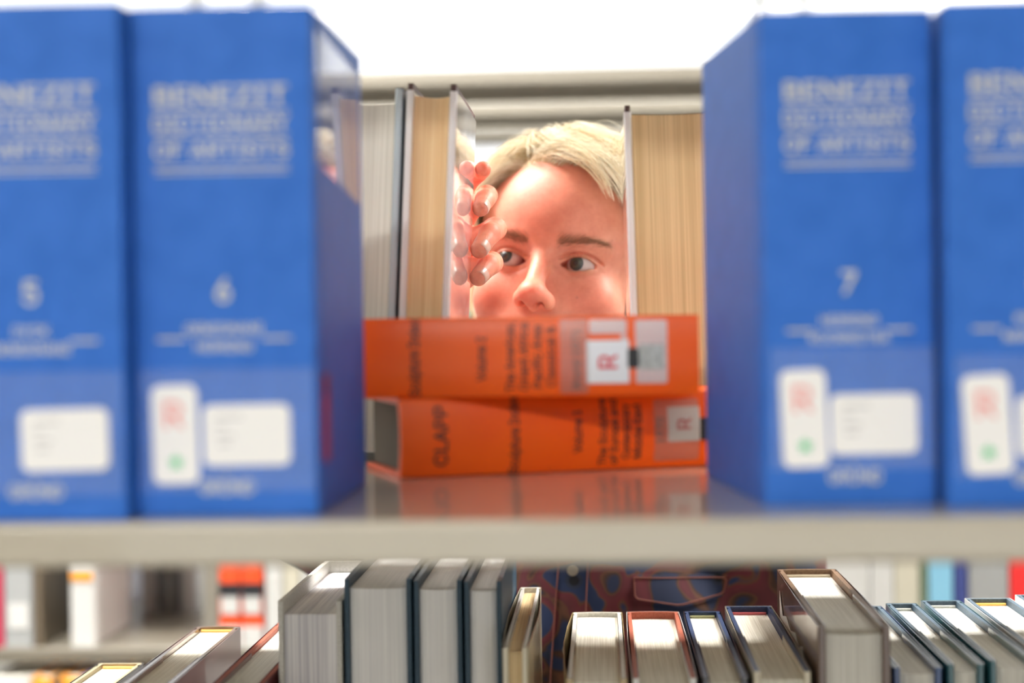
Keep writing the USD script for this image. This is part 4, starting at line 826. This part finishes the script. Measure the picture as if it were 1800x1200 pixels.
# brows and lashes
def on_face(x, z):
    p = np.stack([x, np.full_like(x, -0.15), z], 1)
    for _ in range(30): p[:, 1] += np.clip(skull(p), -0.01, 0.02) * 0.8
    return p
for s in (-1, 1):
    n = 360
    u = rng.uniform(0, 1, n); ax = 0.012 + 0.043 * u
    mid = 0.0180 + 0.10 * (ax - 0.03) - 4.0 * (ax - 0.037) ** 2
    zt = mid + rng.normal(0, 1, n) * 0.0021 * (1.05 - 0.55 * u) 
    p = on_face(s * ax, zt); nn = grad(skull, p)
    d = np.stack([s * np.cos(0.9 - 0.9 * u), np.zeros(n), np.sin(0.9 - 1.1 * u)], 1) + rng.normal(0, 0.14, (n, 3)); d -= (d * nn).sum(1, keepdims=True) * nn; d /= np.linalg.norm(d, axis=1, keepdims=True)
    ln = rng.uniform(0.004, 0.0075, n)[:, None]
    B = np.stack([p, p + d * ln * 0.5 + nn * 0.0009, p + d * ln + nn * 0.0006], 1)
    curves('eyebrow', head_to_world(B), np.array([0.00016, 0.00014, 0.00006])[None], MAT['brow_hair'], person)
    # lashes along the lid edges
    xs = np.linspace(-0.0122, 0.0128, 46)
    zup = np.sqrt(np.maximum(0.0240 ** 2 - xs ** 2, 0)) - 0.0179 - 0.0013 + 0.04 * xs
    zdn = 0.0197 - np.sqrt(np.maximum(0.0255 ** 2 - (xs + 0.001) ** 2, 0)) - 0.0013 + 0.04 * xs
    LS = []
    for zz_, upd, l0 in ((zup, 1, 0.0066), (zdn, -1, 0.0032)):
        x = s * (0.0313 + xs); dx, dz = x - s * EYE_C[0], zz_
        y = EYE_C[1] - np.sqrt(np.maximum(0.0130 ** 2 - dx ** 2 - dz ** 2, 1e-6))
        b = np.stack([x, y - 0.0002, zz_], 1) + rng.normal(0, 0.0002, (46, 3))
        out = np.stack([s * xs * 25, np.full(46, -1.0), np.full(46, 0.25 * upd)], 1) + rng.normal(0, 0.12, (46, 3)); out /= np.linalg.norm(out, axis=1, keepdims=True)
        l = l0 * rng.uniform(0.7, 1.1, (46, 1))
        LS.append(np.stack([b, b + out * l * 0.5, b + out * l * 0.85 + np.array([0, 0, 0.0012 * upd])], 1))
    curves('eyelashes', head_to_world(np.vstack(LS)), np.array([0.00013, 0.0001, 0.00004])[None], MAT['brow_hair'], person)

# --- clothes
def paisley(name):
    nodes = {'t': ('texture_coordinate', {}), 'm': ('mapping', {'scale': (1, 1, 1)}), 'n': ('noise_texture', {'scale': 19.0, 'detail': 1.5, 'distortion': 1.1}), 'v': ('voronoi_texture', {'scale': 24.0, 'feature': 'smooth_f1', 'smoothness': 0.4}),
             'nw': ('noise_texture', {'scale': 2400.0, 'detail': 1.0}), 'b': ('bump', {'strength': 0.3, 'distance': 0.0006}),
             'r': ('rgb_ramp', {'ramp': [(0.0, (0.006, 0.012, 0.045)), (0.42, (0.008, 0.018, 0.062)), (0.445, (0.05, 0.018, 0.008)), (0.47, (0.11, 0.04, 0.018)), (0.485, (0.085, 0.012, 0.018)), (0.58, (0.13, 0.016, 0.028)), (0.60, (0.12, 0.042, 0.02)), (0.62, (0.012, 0.03, 0.10)), (1.0, (0.006, 0.012, 0.045))]}),
             'r2': ('rgb_ramp', {'ramp': [(0.0, (0.1, 0.1, 0.1)), (0.10, (0.1, 0.1, 0.1)), (0.12, (1.4, 1.0, 0.7)), (0.17, (1.4, 1.0, 0.7)), (0.19, (1, 1, 1)), (1.0, (1, 1, 1))]}),
             'mx': ('mix', {'mix_type': 'multiply', 'fac': 1.0}), 'p': ('principled_bsdf', {'roughness': 0.8})}
    return usdkit.material(stage, L + name, nodes, [('t.object', 'n.vector'), ('t.object', 'v.vector'), ('t.object', 'nw.vector'), ('nw.fac', 'b.height'), ('b.normal', 'p.normal'), ('n.fac', 'r.fac'), ('v.distance', 'r2.fac'), ('r.color', 'mx.color1'), ('r2.color', 'mx.color2'), ('mx.color', 'p.base_color')], surface='p.BSDF')
MAT.update(shirt=paisley('paisley_cotton'), stitch=mat('stitching', (0.22, 0.07, 0.05), 0.8), button=mat('shirt_button', (0.30, 0.26, 0.22), 0.3), jeans=noisy('dark_denim', (0.02, 0.03, 0.06), (0.04, 0.055, 0.10), (500, 500, 500), 0.85), shoe=mat('brown_shoe', (0.10, 0.05, 0.025), 0.45))
fold = lambda p: 0.0035 * (meshkit.noise(p * np.array([26, 20, 13]) + 5.0, 3) - 0.5)
def shirt_sdf(p):
    d = smin(torso_sdf(p), arms_sdf(p, 0.86), 0.035) - 0.007 + fold(p)
    d = smin(d, cone(p, (XT, YT + 0.018, 1.35), (XT, YT + 0.014, 1.375), 0.060, 0.057), 0.012)   # collar stand
    return np.maximum(d, 0.80 - p[..., 2])
shirt = surface_nets(shirt_sdf, [-0.49, 1.28, 0.78], [0.29, 1.68, 1.56], 0.006, 3)
sh = obj('shirt', shirt, MAT['shirt'], person, smooth=True, label='dark cotton shirt in a navy, maroon and rust paisley pattern')
def front_y(x, z):
    p = np.stack([x, np.full_like(x, 1.30), z], -1)
    for _ in range(40): p[..., 1] += np.clip(shirt_sdf(p), -0.01, 0.03) * 0.8
    return p[..., 1]
def patch(poly, thick, lift):
    x0, z0, x1, z1 = poly.bounds; m = extrude(poly, 0, thick)
    for _ in range(4): m = m.subdivide()
    v = np.array(m.vertices); y = front_y(v[:, 0], v[:, 1])
    m.vertices = np.stack([v[:, 0], y - lift - v[:, 2], v[:, 1]], 1); m.invert(); m.fix_normals(); return m
def pz(px, py): q = at(px, py, 1.386); return (q[0], q[2])
pl = sg.Polygon([pz(976, 990), pz(1037, 990), pz(1024, 1290), pz(956, 1290)])
obj('placket', patch(pl, 0.0012, 0.0004), MAT['shirt'], sh)
fl = sg.Polygon([pz(1110, 1014), pz(1290, 1024), pz(1281, 1060), pz(1196, 1074), pz(1112, 1058)]).buffer(-0.002).buffer(0.002)
obj('pocket_flap', patch(fl, 0.0016, 0.0030), MAT['shirt'], sh)
obj('pocket', patch(sg.Polygon([pz(1116, 1030), pz(1278, 1036), pz(1268, 1210), pz(1190, 1230), pz(1112, 1205)]), 0.0008, 0.0006), MAT['shirt'], sh)
def seam(line, r=0.0005, lift=0.0022):
    pts = np.array([line.interpolate(t, normalized=True).coords[0] for t in np.linspace(0, 1, 40)])
    y = front_y(pts[:, 0], pts[:, 1]) - lift
    return trimesh.Trimesh(*[np.asarray(a) for a in tube_mesh(np.stack([pts[:, 0], y, pts[:, 1]], 1), r)], process=False)
def tube_mesh(p, r, sides=6):
    t = np.gradient(p, axis=0); t /= np.linalg.norm(t, axis=1, keepdims=True); a = np.cross(t, [0, 1.0, 0]); a /= np.linalg.norm(a, axis=1, keepdims=True); b = np.cross(t, a)
    an = np.arange(sides) * 2 * np.pi / sides
    v = p[:, None] + r * (np.cos(an)[None, :, None] * a[:, None] + np.sin(an)[None, :, None] * b[:, None])
    f = []
    for i in range(len(p) - 1):
        for j in range(sides):
            q = [i * sides + j, i * sides + (j + 1) % sides, (i + 1) * sides + (j + 1) % sides, (i + 1) * sides + j]; f += [[q[0], q[2], q[1]], [q[0], q[3], q[2]]]
    return v.reshape(-1, 3), np.array(f)
obj('flap_seam', seam(sg.LineString(list(fl.buffer(-0.0022).exterior.coords)), 0.0006, 0.0048), MAT['stitch'], sh)
obj('placket_seam', seam(sg.LineString([pz(981, 992), pz(962, 1285)])), MAT['stitch'], sh)
obj('placket_seam', seam(sg.LineString([pz(1033, 992), pz(1020, 1285)])), MAT['stitch'], sh)
for py in (1006, 1140, 1270):
    x_, z_ = pz(1006 - (py - 1006) * 0.05, py)
    c_ = trimesh.creation.cylinder(0.0048, 0.002, sections=20); c_.apply_transform(trimesh.transformations.rotation_matrix(math.pi / 2, [1, 0, 0]))
    c_.apply_translation([x_, float(front_y(np.array([x_]), np.array([z_]))[0]) - 0.0030, z_]); obj('button', c_, MAT['button'], sh)
col = []
for s in (-1, 1):                                # collar leaves
    col.append(m3.Manifold.batch_hull([m3.Manifold.sphere(0.004, 10).translate(list(q)) for q in ((XT + s * 0.006, YT - 0.050, 1.362), (XT + s * 0.052, YT - 0.058, 1.318), (XT + s * 0.060, YT - 0.015, 1.352), (XT + s * 0.056, YT - 0.008, 1.380), (XT + s * 0.012, YT - 0.044, 1.385))]))
    obj('collar', col[-1], MAT['shirt'], sh)
def trousers_sdf(p):
    d = smin(legs_sdf(p), ell(p, (XT, YT + 0.010, 0.88), (0.160, 0.108, 0.115)), 0.03) - 0.010
    return np.maximum(np.maximum(d, p[..., 2] - 0.93), 0.05 - p[..., 2])
obj('trousers', surface_nets(trousers_sdf, [-0.26, 1.34, 0.03], [0.21, 1.68, 0.96], 0.009, 3), MAT['jeans'], person, smooth=True)
for s in (-1, 1):
    a_ = np.array([XT + s * 0.100, YT + 0.030, 0.0])
    sole = m3.Manifold.batch_hull([m3.Manifold.sphere(r_, 16).scale([1, 1, h_ / r_]).translate(list(a_ + np.array(o_))) for r_, h_, o_ in ((0.036, 0.034, (0, 0.03, 0.036)), (0.042, 0.030, (s * 0.008, -0.12, 0.032)), (0.030, 0.026, (s * 0.004, -0.185, 0.028)), (0.040, 0.06, (0, 0.0, 0.066)))])
    obj('shoe', sole, MAT['shoe'], person)
